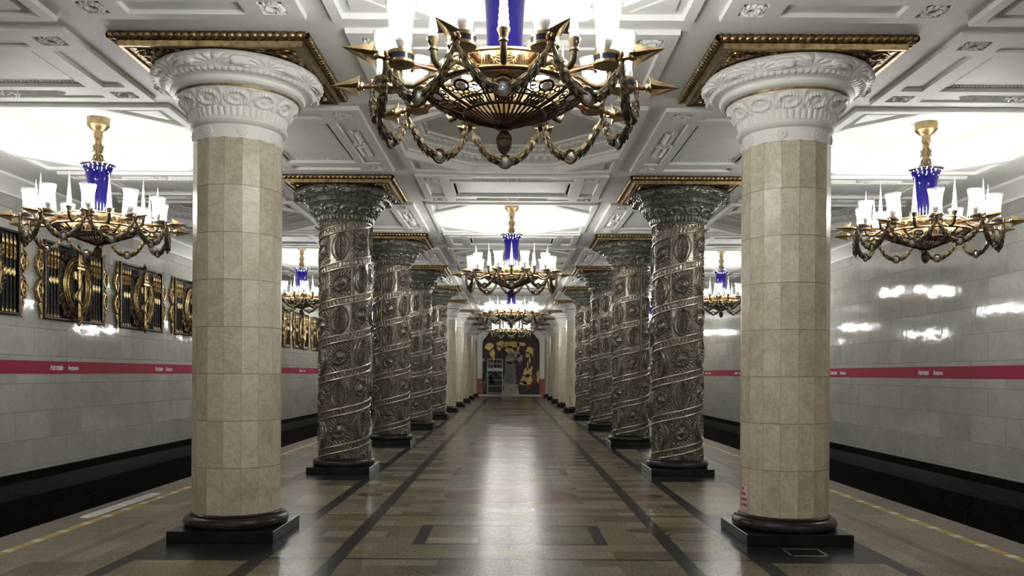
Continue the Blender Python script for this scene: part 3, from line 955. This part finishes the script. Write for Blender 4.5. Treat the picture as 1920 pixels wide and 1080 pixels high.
    for j in range(5):
        for i in range(10):
            a = 2*PI*(i+.5*(j % 2))/10; z_ = 3.195-.016*j; rr = float(np.interp(z_, [3.11, 3.14, 3.165, 3.20], [0, .032, .044, .050]))
            mb.leaf(pol(rr, a, z_+.014), (0, 0, -1), (math.cos(a), math.sin(a), 0), .024, .022, .006)
    mb.build('acorn_finial', 'bronze', root)
    # arms, arrowheads, lamps
    arm = MB(); arm.tube([(x_, 0, lz(ZA)) for x_ in (.46, .60, .70, .80, .90, .975)], .0165, 10)
    arm.tube([(.50, 0, lz(3.60)), (.55, 0, lz(3.605)), (.62, 0, lz(3.58)), (.70, 0, lz(3.555)), (.72, 0, lz(3.53))], .012, 8)
    ringp = [(.905, .026*math.cos(2*PI*i/12), lz(ZA)+.026*math.sin(2*PI*i/12)) for i in range(12)]; arm.tube(ringp, .010, 6, closed=True)
    arm.ball((.905, 0, lz(ZA)+.034), .016)
    am = arm.mesh('arm', 'copper')
    ah = MB(); rotx = Matrix.Translation((0, 0, lz(ZA))) @ Matrix.Rotation(PI/2, 4, 'Y')
    q_ = MB(); q_.lathe([(0.0, .960), (.024, .962), (.030, .972), (.022, .982), (.034, .990), (.034, .998), (.022, 1.006), (.018, 1.012), (.0, 1.014)], 12); ah.join(q_, rotx)
    for k in range(4):
        f_ = MB()
        f_.add([(1.005, 0, .010), (.985, 0, .082), (1.02, 0, .058), (1.08, 0, .040), (1.20, 0, 0), (1.005, .016, .0), (1.08, .013, .018), (1.005, -.016, 0), (1.08, -.013, .018)],
               [(0,5,1),(5,6,2,1),(6,3,2),(5,4,6),(6,4,3),(0,1,7),(7,1,2,8),(8,2,3),(7,8,4),(8,3,4)])
        ah.join(f_, Matrix.Translation((0, 0, lz(ZA))) @ Matrix.Rotation(k*PI/2, 4, 'X'))
    ahm = ah.mesh('arrowhead', 'brass', 30)
    cb = MB(); cx = .80
    cb.lathe([(0, lz(3.548)), (.083, lz(3.550)), (.088, lz(3.555)), (.088, lz(3.572)), (.084, lz(3.574)), (.084, lz(3.604)), (.088, lz(3.606)), (.088, lz(3.628)), (.07, lz(3.634)), (0, lz(3.634))], 32, (cx, 0, 0))
    for i in range(4): cb.ball((cx+.088*math.cos(i*PI/2+.6), .088*math.sin(i*PI/2+.6), lz(3.563)), .004, n=6, m=4)
    cbm = cb.mesh('cup_base', 'brass')
    en = MB(); en.shell([(.0852, lz(3.574)), (.0852, lz(3.604))], 32, (cx, 0, 0)); enm = en.mesh('enamel_band', 'enamel')
    gs = MB()
    gs.shell([(.072, lz(3.632)), (.076, lz(3.66)), (.070, lz(3.71)), (.070, lz(3.77)), (.075, lz(3.83)), (.085, lz(3.885)), (.096, lz(3.925)), (.101, lz(3.938)), (.097, lz(3.936)), (.082, lz(3.88)), (.070, lz(3.82))], 48, (cx, 0, 0),
             lambda r_, z_, a: r_*(1 + .028*math.cos(a*16)*(z_ > lz(3.70)) + .012*math.cos(a*24+z_*160)))
    gsm = gs.mesh('glass_shade', 'cup_glass', 60)
    so = MB(); so.lathe([(0, lz(3.632)), (.016, lz(3.634)), (.018, lz(3.66)), (.032, lz(3.69)), (.034, lz(3.703)), (0, lz(3.704))], 12, (cx, 0, 0)); som = so.mesh('lamp_holder', 'dark_bronze')
    tl = MB(); tl.lathe([(0, lz(3.703)), (.036, lz(3.704)), (.038, lz(3.716)), (.03, lz(3.722)), (0, lz(3.722))], 14, (cx, 0, 0)); tlm = tl.mesh('teal_collar', 'teal')
    bu = MB(); bu.ball((cx, 0, lz(3.815)), .036, .036, .098, 8, 6); bum = bu.mesh('bulb', 'bulb', 60)
    for k in range(10):
        a = math.radians(36*k-72)
        r_ = link('arm', am, root); r_.rotation_euler = (0, 0, a); link('arrowhead', ahm, r_)
        r_ = link('cup_base', cbm, root); r_.rotation_euler = (0, 0, a)
        for n_, me in (('enamel_band', enm), ('glass_shade', gsm), ('lamp_holder', som), ('teal_collar', tlm), ('bulb', bum)): link(n_, me, r_)
    # garlands
    ga = MB(); pts = []; n_ = 26
    for i in range(n_+1):
        t_ = i/n_; s_ = 2*t_-1; a = s_*PI/10*.97
        rr = .905*math.cos(PI/10)/math.cos(a) if True else .905
        z_ = ZA-.045 - .245*(1-abs(s_)**2.3)
        pts.append(pol(rr, a, z_))
    hf = [q_ for q_ in pts[:n_//2] if (Vector(q_)-Vector(pts[n_//2])).length > .05]
    for h_ in (hf, [(q_[0], -q_[1], q_[2]) for q_ in hf]): ga.tube(h_, lambda t_: .012+.017*math.sin(PI*t_/2)**.8, 8)
    rg = random.Random(5)
    for i in range(1, n_):
        s_ = 1 if i < n_/2 else -1
        if abs(i-n_/2) < 3.1: continue
        P_ = Vector(pts[i]); d = (Vector(pts[i+1])-Vector(pts[i-1])).normalized()*s_
        rr = .013+.015*math.sin(PI*i/n_)**.8
        u = d.orthogonal().normalized(); w_ = d.cross(u)
        for k in range(5):
            b = 2*PI*(k+.5*(i % 2))/5; o_ = u*math.cos(b)+w_*math.sin(b)
            ga.leaf(P_+o_*rr*.7, d+o_*.30, o_, .056+rg.uniform(-.008, .012), .030, .010)
    for s_ in (0, n_):
        P_ = Vector(pts[s_]); ga.ball(tuple(P_+Vector((0, 0, .012))), .018, .018, .026, 8, 5)
    gam = ga.mesh('garland', 'bronze', 35)
    me_ = MB(); mid = Vector(pts[n_//2])
    ringp = [(mid.x, mid.y+.052*math.cos(2*PI*i/24), mid.z+.052*math.sin(2*PI*i/24)) for i in range(24)]
    me_.tube(ringp, .011, 8, closed=True)
    ringp = [(mid.x, mid.y+.040*math.cos(2*PI*i/24), mid.z+.040*math.sin(2*PI*i/24)) for i in range(24)]
    me_.tube(ringp, .005, 6, closed=True)
    mem = me_.mesh('medallion', 'bronze')
    gl = MB(); gl.lathe([(0, -.016), (.022, -.012), (.038, 0), (.022, .012), (0, .016)], 8)
    gl.xf(Matrix.Translation(mid) @ Matrix.Rotation(PI/2, 4, 'Y')); glm = gl.mesh('crystal_disc', 'jewel', 0)
    for k in range(10):
        a = math.radians(36*k-90)
        r_ = link('garland', gam, root); r_.rotation_euler = (0, 0, a); link('medallion', mem, r_); link('crystal_disc', glm, r_)
    # candle arms
    ca = MB()
    ca.tube([(.455, 0, lz(3.60)), (.52, 0, lz(3.595)), (.58, 0, lz(3.55)), (.635, 0, lz(3.515)), (.69, 0, lz(3.515)), (.725, 0, lz(3.545)), (.735, 0, lz(3.59)), (.735, 0, lz(3.61))], lambda t_: .015+.009*t_, 10)
    ca.lathe([(0, lz(3.598)), (.030, lz(3.600)), (.031, lz(3.61)), (.026, lz(3.618)), (.030, lz(3.645)), (.040, lz(3.668)), (.041, lz(3.675)), (.032, lz(3.677)), (0, lz(3.672))], 20, (.735, 0, 0))
    for s_ in (-1, 1):
        ca.tube([(.735+.030*math.cos(t_/8*2*PI)*.0+.032, s_*.0+.010*math.cos(t_/8*2*PI), lz(3.643)+.010*math.sin(t_/8*2*PI)) for t_ in range(8)], .004, 4, closed=True)
    cam_ = ca.mesh('candle_arm', 'bronze')
    ob = MB(); n_ = 22
    vs = []; fs = []
    for i in range(n_+1):
        t_ = i/n_; hw = .034*(1-t_)+.004; z_ = 3.677+.44*t_
        nt = .86 if i % 2 else 1.0
        for (a_, b_) in ((-1,0),(-.55,-.55),(0,-1),(.55,-.55),(1,0),(.55,.55),(0,1),(-.55,.55)):
            f_ = hw*(nt if abs(a_*b_) < .1 else 1)
            vs.append((.735+a_*f_, b_*f_, lz(z_)))
    for i in range(n_):
        for j in range(8): fs.append((i*8+j, i*8+(j+1) % 8, (i+1)*8+(j+1) % 8, (i+1)*8+j))
    fs.append(tuple(n_*8+j for j in range(8)))
    ob.add(vs, fs); obm = ob.mesh('crystal_obelisk', 'crystal', 20)
    for k in range(10):
        a = math.radians(36*k-90)
        r_ = link('candle_arm', cam_, root); r_.rotation_euler = (0, 0, a); link('crystal_obelisk', obm, r_)
    return root
ch0 = chandelier()
index_kids()
spots = [(-.055, bays[1], 'large chandelier in the top foreground, cut off by the top of the photo', 0)]
nave = ['chandelier with blue vase hanging over the middle of the nave, first beyond the foreground one',
        'nave chandelier hanging below and behind the mid one, second beyond the foreground one',
        'small distant chandelier hanging before the gold ornament of the end mosaic']
for k in range(3): spots.append((0, bays[1]+2*BAY*(k+1), nave[k], 0))
spots.append((0, bays[1]-2*BAY, 'nave chandelier behind the camera, beyond the lower edge of the photo', 0))  # out of view; added in the lamp rhythm to light the near columns
for sx, side in ((-1, 'left'), (1, 'right')):
    for k in range(6):
        nm = ['chandelier over the %s track edge beside the camera', 'large chandelier over the %s platform edge beside the front marble column',  # pair beside the camera is out of view, added to light the foreground
              'small chandelier seen between the front marble and first glass column on the %s',
              'chandelier over the %s track, behind the second glass column', 'far chandelier over the %s track, level with the sixth columns',
              'farthest chandelier over the %s track near the end wall'][k] % side
        spots.append((sx*2*PX, bays[0]+2*BAY*k, nm, 1))
for i, (x_, y_, lb, sd) in enumerate(spots):
    o_ = ch0 if i == 0 else copy_tree(ch0)
    o_.location = (x_, y_, ZD)
    tag(o_, lb, 'chandelier', 'chandeliers over the nave' if not sd else 'chandeliers over the tracks')

# ------------------------------------------------------------ grilles on the left wall
def grille():
    root = thing('wall_grille', (-XW, 0, 3.20))
    # local frame: x out of the wall, y along it, z up
    W, H = 1.045, .68
    mb = MB()
    for (a, b, c_, d_) in ((-W, W, H-.05, H), (-W, W, -H, -H+.05), (-W, -W+.055, -H, H), (W-.055, W, -H, H)): mb.bevbox(.0, .07, a, b, c_, d_, .012)
    mb.build('frame', 'iron', root, 0)
    mb = MB()
    for s_ in (-1, 1):
        for i in range(34): mb.ball((.072, s_*(W-.028), -H+.03+i*(2*H-.06)/33), .010, n=6, m=4)
    mb.build('beading', 'gold', root)
    mb = MB(); mb.box(.002, .012, -W+.03, W-.03, -H+.03, H-.03); mb.build('backing_panel', 'matte_black', root, 0)
    sp_ = MB(); sp_.tube([(.045, 0, -H+.05), (.045, 0, .26)], .016, 8)
    sh_ = MB()
    q_ = MB(); q_.lathe([(0, -H+.045), (.032, -H+.05), (.026, -H+.075), (.014, -H+.11), (0, -H+.112)], 10, (.045, 0, 0)); sfm = q_.mesh('spear_foot', 'gold')
    pr = [(0, .20)]
    for i in range(9): pr += [(.026, .205+i*.022), (.034, .214+i*.022), (.026, .222+i*.022)]
    pr += [(.024, .41), (.034, .425), (.020, .44), (.030, .47), (.020, .54), (0, .62)]
    sh_.lathe(pr, 10, (.045, 0, 0))
    mdl = MB(); mdl.ball((.058, 0, .0), .016, .042, .075, 12, 8)
    mdl.tube([(.066, .034*math.cos(2*PI*i/16), .062*math.sin(2*PI*i/16)) for i in range(16)], .007, 5, closed=True)
    spm = sp_.mesh('spear', 'iron'); shm = sh_.mesh('spearhead', 'gold'); mdm = mdl.mesh('medallion', 'gold')
    for s_ in (-1, 1):
        for i in range(4):
            y_ = s_*(W-.135-i*.107)
            o_ = link('spear', spm, root); o_.location = (0, y_, 0); link('spearhead', shm, o_); link('spear_foot', sfm, o_)
            if i < 3: link('medallion', mdm, o_).location = (0, -s_*.05, .0)
    # scroll ornaments at the sides
    for s_ in (-1, 1):
        mb = MB()
        out = []
        for i in range(49):
            t_ = i/48; z_ = (t_-.5)*2*H*.98
            w_ = .05 + .17*abs(math.sin(PI*(t_-.17)/.34))*(.17 < t_ < .85) + .035*math.sin(t_*2*PI*5)**2
            if t_ < .17: w_ = .05+.09*t_/.17
            if t_ > .85: w_ = .05+.07*(1-t_)/.15
            out.append((s_*(W+w_), z_))
        poly = [(s_*(W-.01), -H*.98)] + out + [(s_*(W-.01), H*.98)]
        if s_ < 0: poly = poly[::-1]
        a = [(.008, y_, z_) for y_, z_ in poly]; b = [(.04, y_, z_) for y_, z_ in poly]
        mb.ring(a, b); mb.plate([b])
        mb.tube([(.042, y_, z_) for y_, z_ in out], .016, 6)
        for zc in (-.21, .21):
            yc = s_*(W+.12)
            mb.tube([(.05, yc+.075*math.cos(2*PI*i/20), zc+.14*math.sin(2*PI*i/20)) for i in range(20)], .014, 6, closed=True)
            for i in range(8):
                a_ = 2*PI*i/8; mb.leaf((.048, yc, zc), (0, .5*math.cos(a_), math.sin(a_)), (1, 0, 0), .10, .045, .02)
            mb.ball((.05, yc, zc), .02)
        for k in range(9):
            for e_ in (-1, 1):
                z_ = e_*(.40+.03*k); mb.leaf((.042, s_*(W+.045), z_), (0, s_*.5, e_), (1, 0, 0), .085, .05, .02)
        mb.build('scroll_border', 'gold', root)
    # laurel oval and fan
    mb = MB()
    for rr, tk in ((1.0, .022), (.80, .017), (1.17, .017)):
        mb.tube([(.085, .40*rr*math.cos(2*PI*i/48), .46*(rr*.6+.4)*math.sin(2*PI*i/48)-.02) for i in range(48)], tk, 8, closed=True)
    for i in range(60):
        a_ = 2*PI*i/60; s_ = 1 if -PI/2 < (a_ if a_ < PI else a_-2*PI) < PI/2 else -1
        mb.leaf((.10, .40*math.cos(a_), .46*math.sin(a_)-.02), (0, -math.sin(a_)*.4*s_, math.cos(a_)*.46*s_), (1, 0, 0), .07, .05, .02)
    mb.build('laurel_oval', 'gold', root)
    mb = MB()
    for i in range(40):
        a_ = 2*PI*i/40
        mb.tube([(.05, .11*math.cos(a_), .13*math.sin(a_)-.02), (.055, .26*math.cos(a_), .27*math.sin(a_)-.02)], .009, 5)
    mb.build('ray_fan', 'gold', root)
    # sword wrapped by a ribbon
    mb = MB()
    mb.tube([(.12, 0, .50), (.125, 0, .2), (.125, 0, -.4), (.12, 0, -.60)], .030, 8)
    mb.ball((.12, 0, -.64), .045, .055, .06, 10, 6); mb.lathe([(0, -.76), (.028, -.72), (.038, -.69), (.02, -.66), (0, -.66)], 10, (.12, 0, 0))
    mb.bevbox(.10, .155, -.13, .13, .27, .33, .012); mb.bevbox(.10, .155, -.10, .10, .35, .38, .008)
    mb.lathe([(0, .40), (.045, .42), (.05, .47), (.035, .51), (.045, .55), (.02, .60), (0, .62)], 12, (.12, 0, 0))
    mb.tube([(.13+.03*math.cos(t_/30*3.2*2*PI), (.055+.03*math.sin(t_/30*PI))*math.sin(t_/30*3.2*PI), .24-.95*t_/30) for t_ in range(31)], lambda t_: .024-.008*t_, 7)
    mb.build('sword', 'gold', root)
    mb = MB()
    st_ = []
    for i in range(10):
        a_ = PI/2+PI*i/5; rr = .095 if i % 2 == 0 else .04; st_.append((rr*math.cos(a_), .67+rr*math.sin(a_)))
    n_ = len(st_)
    mb.add([(.15, 0, .67)] + [(.105, y_, z_) for y_, z_ in st_], [(0, 1+i, 1+(i+1) % n_) for i in range(n_)])
    mb.add([(.08, 0, .67)] + [(.105, y_, z_) for y_, z_ in st_], [(0, 1+(i+1) % n_, 1+i) for i in range(n_)])
    mb.tube([(.0, 0, .66), (.09, 0, .66)], .02, 6)
    mb.build('star', 'bronze', root, 0)
    mb = MB(); rg = random.Random(11)
    for s_ in (-1, 1):
        for i in range(26):
            t_ = i/25; a_ = PI/2 - s_*(.12+t_*.86)*PI
            rr = 1.12 + .2*rg.random()
            y_ = .47*rr*math.cos(a_); z_ = .52*rr*math.sin(a_)*.92-.02
            if abs(z_) > H-.1: z_ = math.copysign(H-.1, z_)
            for k in range(4):
                b = rg.uniform(0, 2*PI); mb.leaf((.035+rg.uniform(0, .02), y_, z_), (.15, math.cos(b), math.sin(b)), (1, 0, 0), .105, .07, .025)
            mb.ball((.055, y_+.01, z_), .018, n=7, m=4)
    mb.build('oak_leaves', 'bronze', root)
    return root
g0 = grille(); index_kids()
glab = ['gilded wall grille at the left edge of the photo, cut off by it', 'gilded wall grille right under the left chandelier, left of the pair in full view',
        'gilded wall grille right of the left chandelier acorn, right one of the full pair', 'gilded wall grille half hidden by the left edge of the front left marble column',
        'gilded wall grille behind the front left marble column, nearer one', 'gilded wall grille behind the front left marble column, farther one',
        'distant grille just right of the front left marble column', 'distant grille midway between front left marble column and first glass column',
        'distant grille half hidden by the first glass column on the left', 'farthest gilded grille, behind the left glass columns']
for k in range(10):
    o_ = g0 if k == 0 else copy_tree(g0)
    o_.location = (-XW, 12.75+2.81*k, 3.20)
    tag(o_, glab[k], 'wall ornament', 'gilded grilles along the left track wall')

# ------------------------------------------------------------ floor pieces
mk = thing('floor_marking', (-4.71, 10.33, 0), 'long white safety sticker with faint lines on the left platform edge', 'floor marking')
mb = MB(); mb.prism([(-.075, -.85), (-.045, -.97), (.045, -.97), (.075, -.85), (.075, .85), (.045, .97), (-.045, .97), (-.075, .85)], .0, .003); mb.build('sticker', 'white', mk, 0)
mb = MB()
for x_ in (-.03, .025):
    for (a, b) in ((-.85, -.1), (.0, .8)): mb.box(x_-.006, x_+.006, a, b, .003, .0036)
mb.build('faint_lines', 'iron', mk, 0)
ht = thing('floor_hatch', (PX-.06, 7.74, 0), 'small dark floor hatch with light metal edges before the right marble column', 'hatch')
mb = MB(); mb.box(-.15, .15, -.13, .13, 0, .003); mb.build('cover', 'plinth', ht, 0)
mb = MB()
for (a, b, c_, d_) in ((-.17, -.15, -.15, .15), (.15, .17, -.15, .15), (-.17, .17, -.15, -.135), (-.17, .17, .135, .15)): mb.box(a, b, c_, d_, 0, .005)
mb.build('frame', 'rail', ht, 0)

# ------------------------------------------------------------ end wall
pn = thing('wall_mosaic', (0, YF, 0), 'large dark maroon mosaic with gold ornament and a pale draped figure on the end wall', 'mosaic')
def flat(poly, y_, name, material, th=.03):
    m_ = MB(); a = [(x_, -y_, z_) for x_, z_ in poly]; b = [(x_, -y_+th, z_) for x_, z_ in poly]
    m_.ring(a, b); m_.plate([a]); m_.plate([b[::-1]]); return m_
flat([(-2.05, .10), (2.05, .10), (2.05, 4.5), (-2.05, 4.5)], .06, '', '', .06).build('mosaic_ground', 't_maroon', pn, 0)
rg = random.Random(21)
def blob(cx, cz, rx, rz, n=18, j=.25):
    return [(cx+rx*(1+rg.uniform(-j, j))*math.cos(2*PI*i/n), cz+rz*(1+rg.uniform(-j, j))*math.sin(2*PI*i/n)) for i in range(n)]
for cx, cz, rx, rz in ((-1.55, 3.55, .3, .3), (-.75, 3.72, .30, .22), (-.85, 3.45, .14, .2), (0, 3.70, .55, .22), (-.1, 3.35, .3, .3), (.5, 3.5, .1, .35), (.75, 3.72, .3, .14), (1.3, 3.3, .22, .28), (1.2, 3.0, .16, .2),
                       (-1.35, 3.15, .18, .3), (-1.25, 2.75, .10, .18), (1.35, 2.65, .05, .3), (1.2, 1.7, .30, .35), (1.15, 1.2, .42, .38), (1.2, 2.15, .06, .4), (1.95, 1.4, .10, .5), (.9, .95, .25, .15), (-2.0, 2.6, .08, .12), (1.55, 3.2, .06, .3), (1.5, 2.05, .05, .16)):
    flat(blob(cx, cz, rx, rz), .075, '', '').build('gold_ornament', 't_gold', pn, 0)
mb = MB()
for cx, cz, rx, rz in ((.35, 3.0, .32, .26), (.62, 2.75, .22, .28), (-.05, 3.1, .15, .17), (-.1, 2.65, .33, .36)): mb.join(flat(blob(cx, cz, rx, rz, 16, .12), .08, '', ''))
mb.join(flat([(-.38, 2.5), (.28, 2.45), (.36, 1.6), (.44, 1.05), (.30, .86), (-.55, .86), (-.62, 1.1), (-.40, 1.7)], .08, '', ''))
mb.build('draped_figure', 't_pale', pn, 0)
mb = MB()
for i in range(9):
    x0 = -.42+.085*i; mb.join(flat([(x0, 2.4), (x0+.03, 2.42), (x0+.06-.01*i*0+(i-5)*.03, .95), (x0+(i-5)*.03, .95)], .09, '', ''))
for i in range(7): mb.join(flat(blob(.1+.1*i, 2.9-.07*i+.1*math.sin(i*2), .035, .13, 8, .2), .09, '', ''))
mb.build('drapery_folds', 't_grey', pn, 0)
mb = MB(); mb.join(flat([(-.60, .12), (.62, .12), (.48, .74), (-.50, .74)], .08, '', '')); mb.join(flat([(-.55, .74), (.53, .74), (.53, .86), (-.55, .86)], .085, '', ''))
mb.build('pedestal', 't_pale', pn, 0)
mb = MB(); mb.join(flat(blob(1.35, .62, .55, .18), .07, '', '')); mb.join(flat(blob(1.6, 1.05, .22, .45), .07, '', ''))
mb.build('red_flowers', 't_red', pn, 0)
mb = MB()
for cx, cz, rx, rz in ((-1.6, .8, .45, .65), (-1.2, 1.3, .4, .4), (1.65, .42, .42, .32), (.8, .5, .25, .3), (-1.8, 1.6, .2, .4)): mb.join(flat(blob(cx, cz, rx, rz), .072, '', ''))
mb.build('dark_foliage', 't_green', pn, 0)
# stone step and pilasters
mb = MB(); mb.bevbox(-2.25, 2.2, YF-.55, YF, 0, .12, .01)
tag(mb.build('trim_5', 'stucco', smooth=0), kind='structure')
for sx in (-1, 1):
    pl = MB(); pl.box(*sorted((sx*2.05, sx*2.40)), YF-.3, YF, 1.25, ZC)
    q_ = [(2.05, 3.75), (2.05, ZC), (1.55, ZC), (1.62, ZC-.2), (1.80, ZC-.45), (1.98, ZC-.65)]
    a = [(sx*x_, YF-.3, z_) for x_, z_ in q_]; b = [(sx*x_, YF-.0, z_) for x_, z_ in q_]
    pl.ring(a, b); pl.plate([a])
    tag(pl.build('trim_6' if sx < 0 else 'trim_7', 'stucco', smooth=0), kind='structure')
    pl = MB(); pl.box(*sorted((sx*2.05, sx*2.42)), YF-.32, YF, 0, 1.25)
    tag(pl.build('trim_8' if sx < 0 else 'trim_9', 'rose', smooth=0), kind='structure')
# scaffold tower
sc_ = thing('scaffold_tower', (-1.12, YF-1.45, 0), 'white wheeled scaffold tower with railed platform standing left of the pale figure', 'scaffold')
for sx in (-1, 1):
    for sy in (-1, 1):
        mb = MB(); mb.tube([(sx*.52, sy*.36, .0), (sx*.52, sy*.36, 2.62)], .028, 8); mb.build('post', 'steel', sc_)
mb = MB(); mb.box(-.56, .56, -.40, .40, 1.78, 1.84)
mb.box(-.56, .56, -.42, -.39, 1.84, 2.0); mb.box(-.56, .56, .39, .42, 1.84, 2.0)
mb.build('platform', 'steel', sc_, 0)
mb = MB()
for z_ in (2.3, 2.62):
    mb.tube([(-.52, -.36, z_), (.52, -.36, z_), (.52, .36, z_), (-.52, .36, z_)], .02, 6, closed=True)
for x_ in (-.3, -.1, .15, .35): mb.tube([(x_, -.36, 1.95), (x_, -.36, 2.62)], .012, 6)
mb.tube([(-.52, -.36, 1.95), (0, -.36, 2.6)], .012, 6); mb.tube([(0, -.36, 1.95), (-.52, -.36, 2.6)], .012, 6)
mb.build('guardrail', 'steel', sc_)
mb = MB()
for z_ in (.25, .75, 1.15):
    for y_ in (-.36, .36): mb.tube([(-.52, y_, z_), (.52, y_, z_)], .016, 6)
    for x_ in (-.52, .52): mb.tube([(x_, -.36, z_), (x_, .36, z_)], .016, 6)
mb.tube([(-.52, -.36, 1.4), (-.1, -.36, 1.78)], .018, 6); mb.tube([(.52, -.36, 1.4), (.1, -.36, 1.78)], .018, 6)
mb.tube([(-.95, -.36, 1.0), (-.52, -.36, 1.0)], .014, 6); mb.tube([(-.95, -.36, .0), (-.52, -.36, 1.75)], .014, 6)
mb.build('brace', 'steel', sc_)
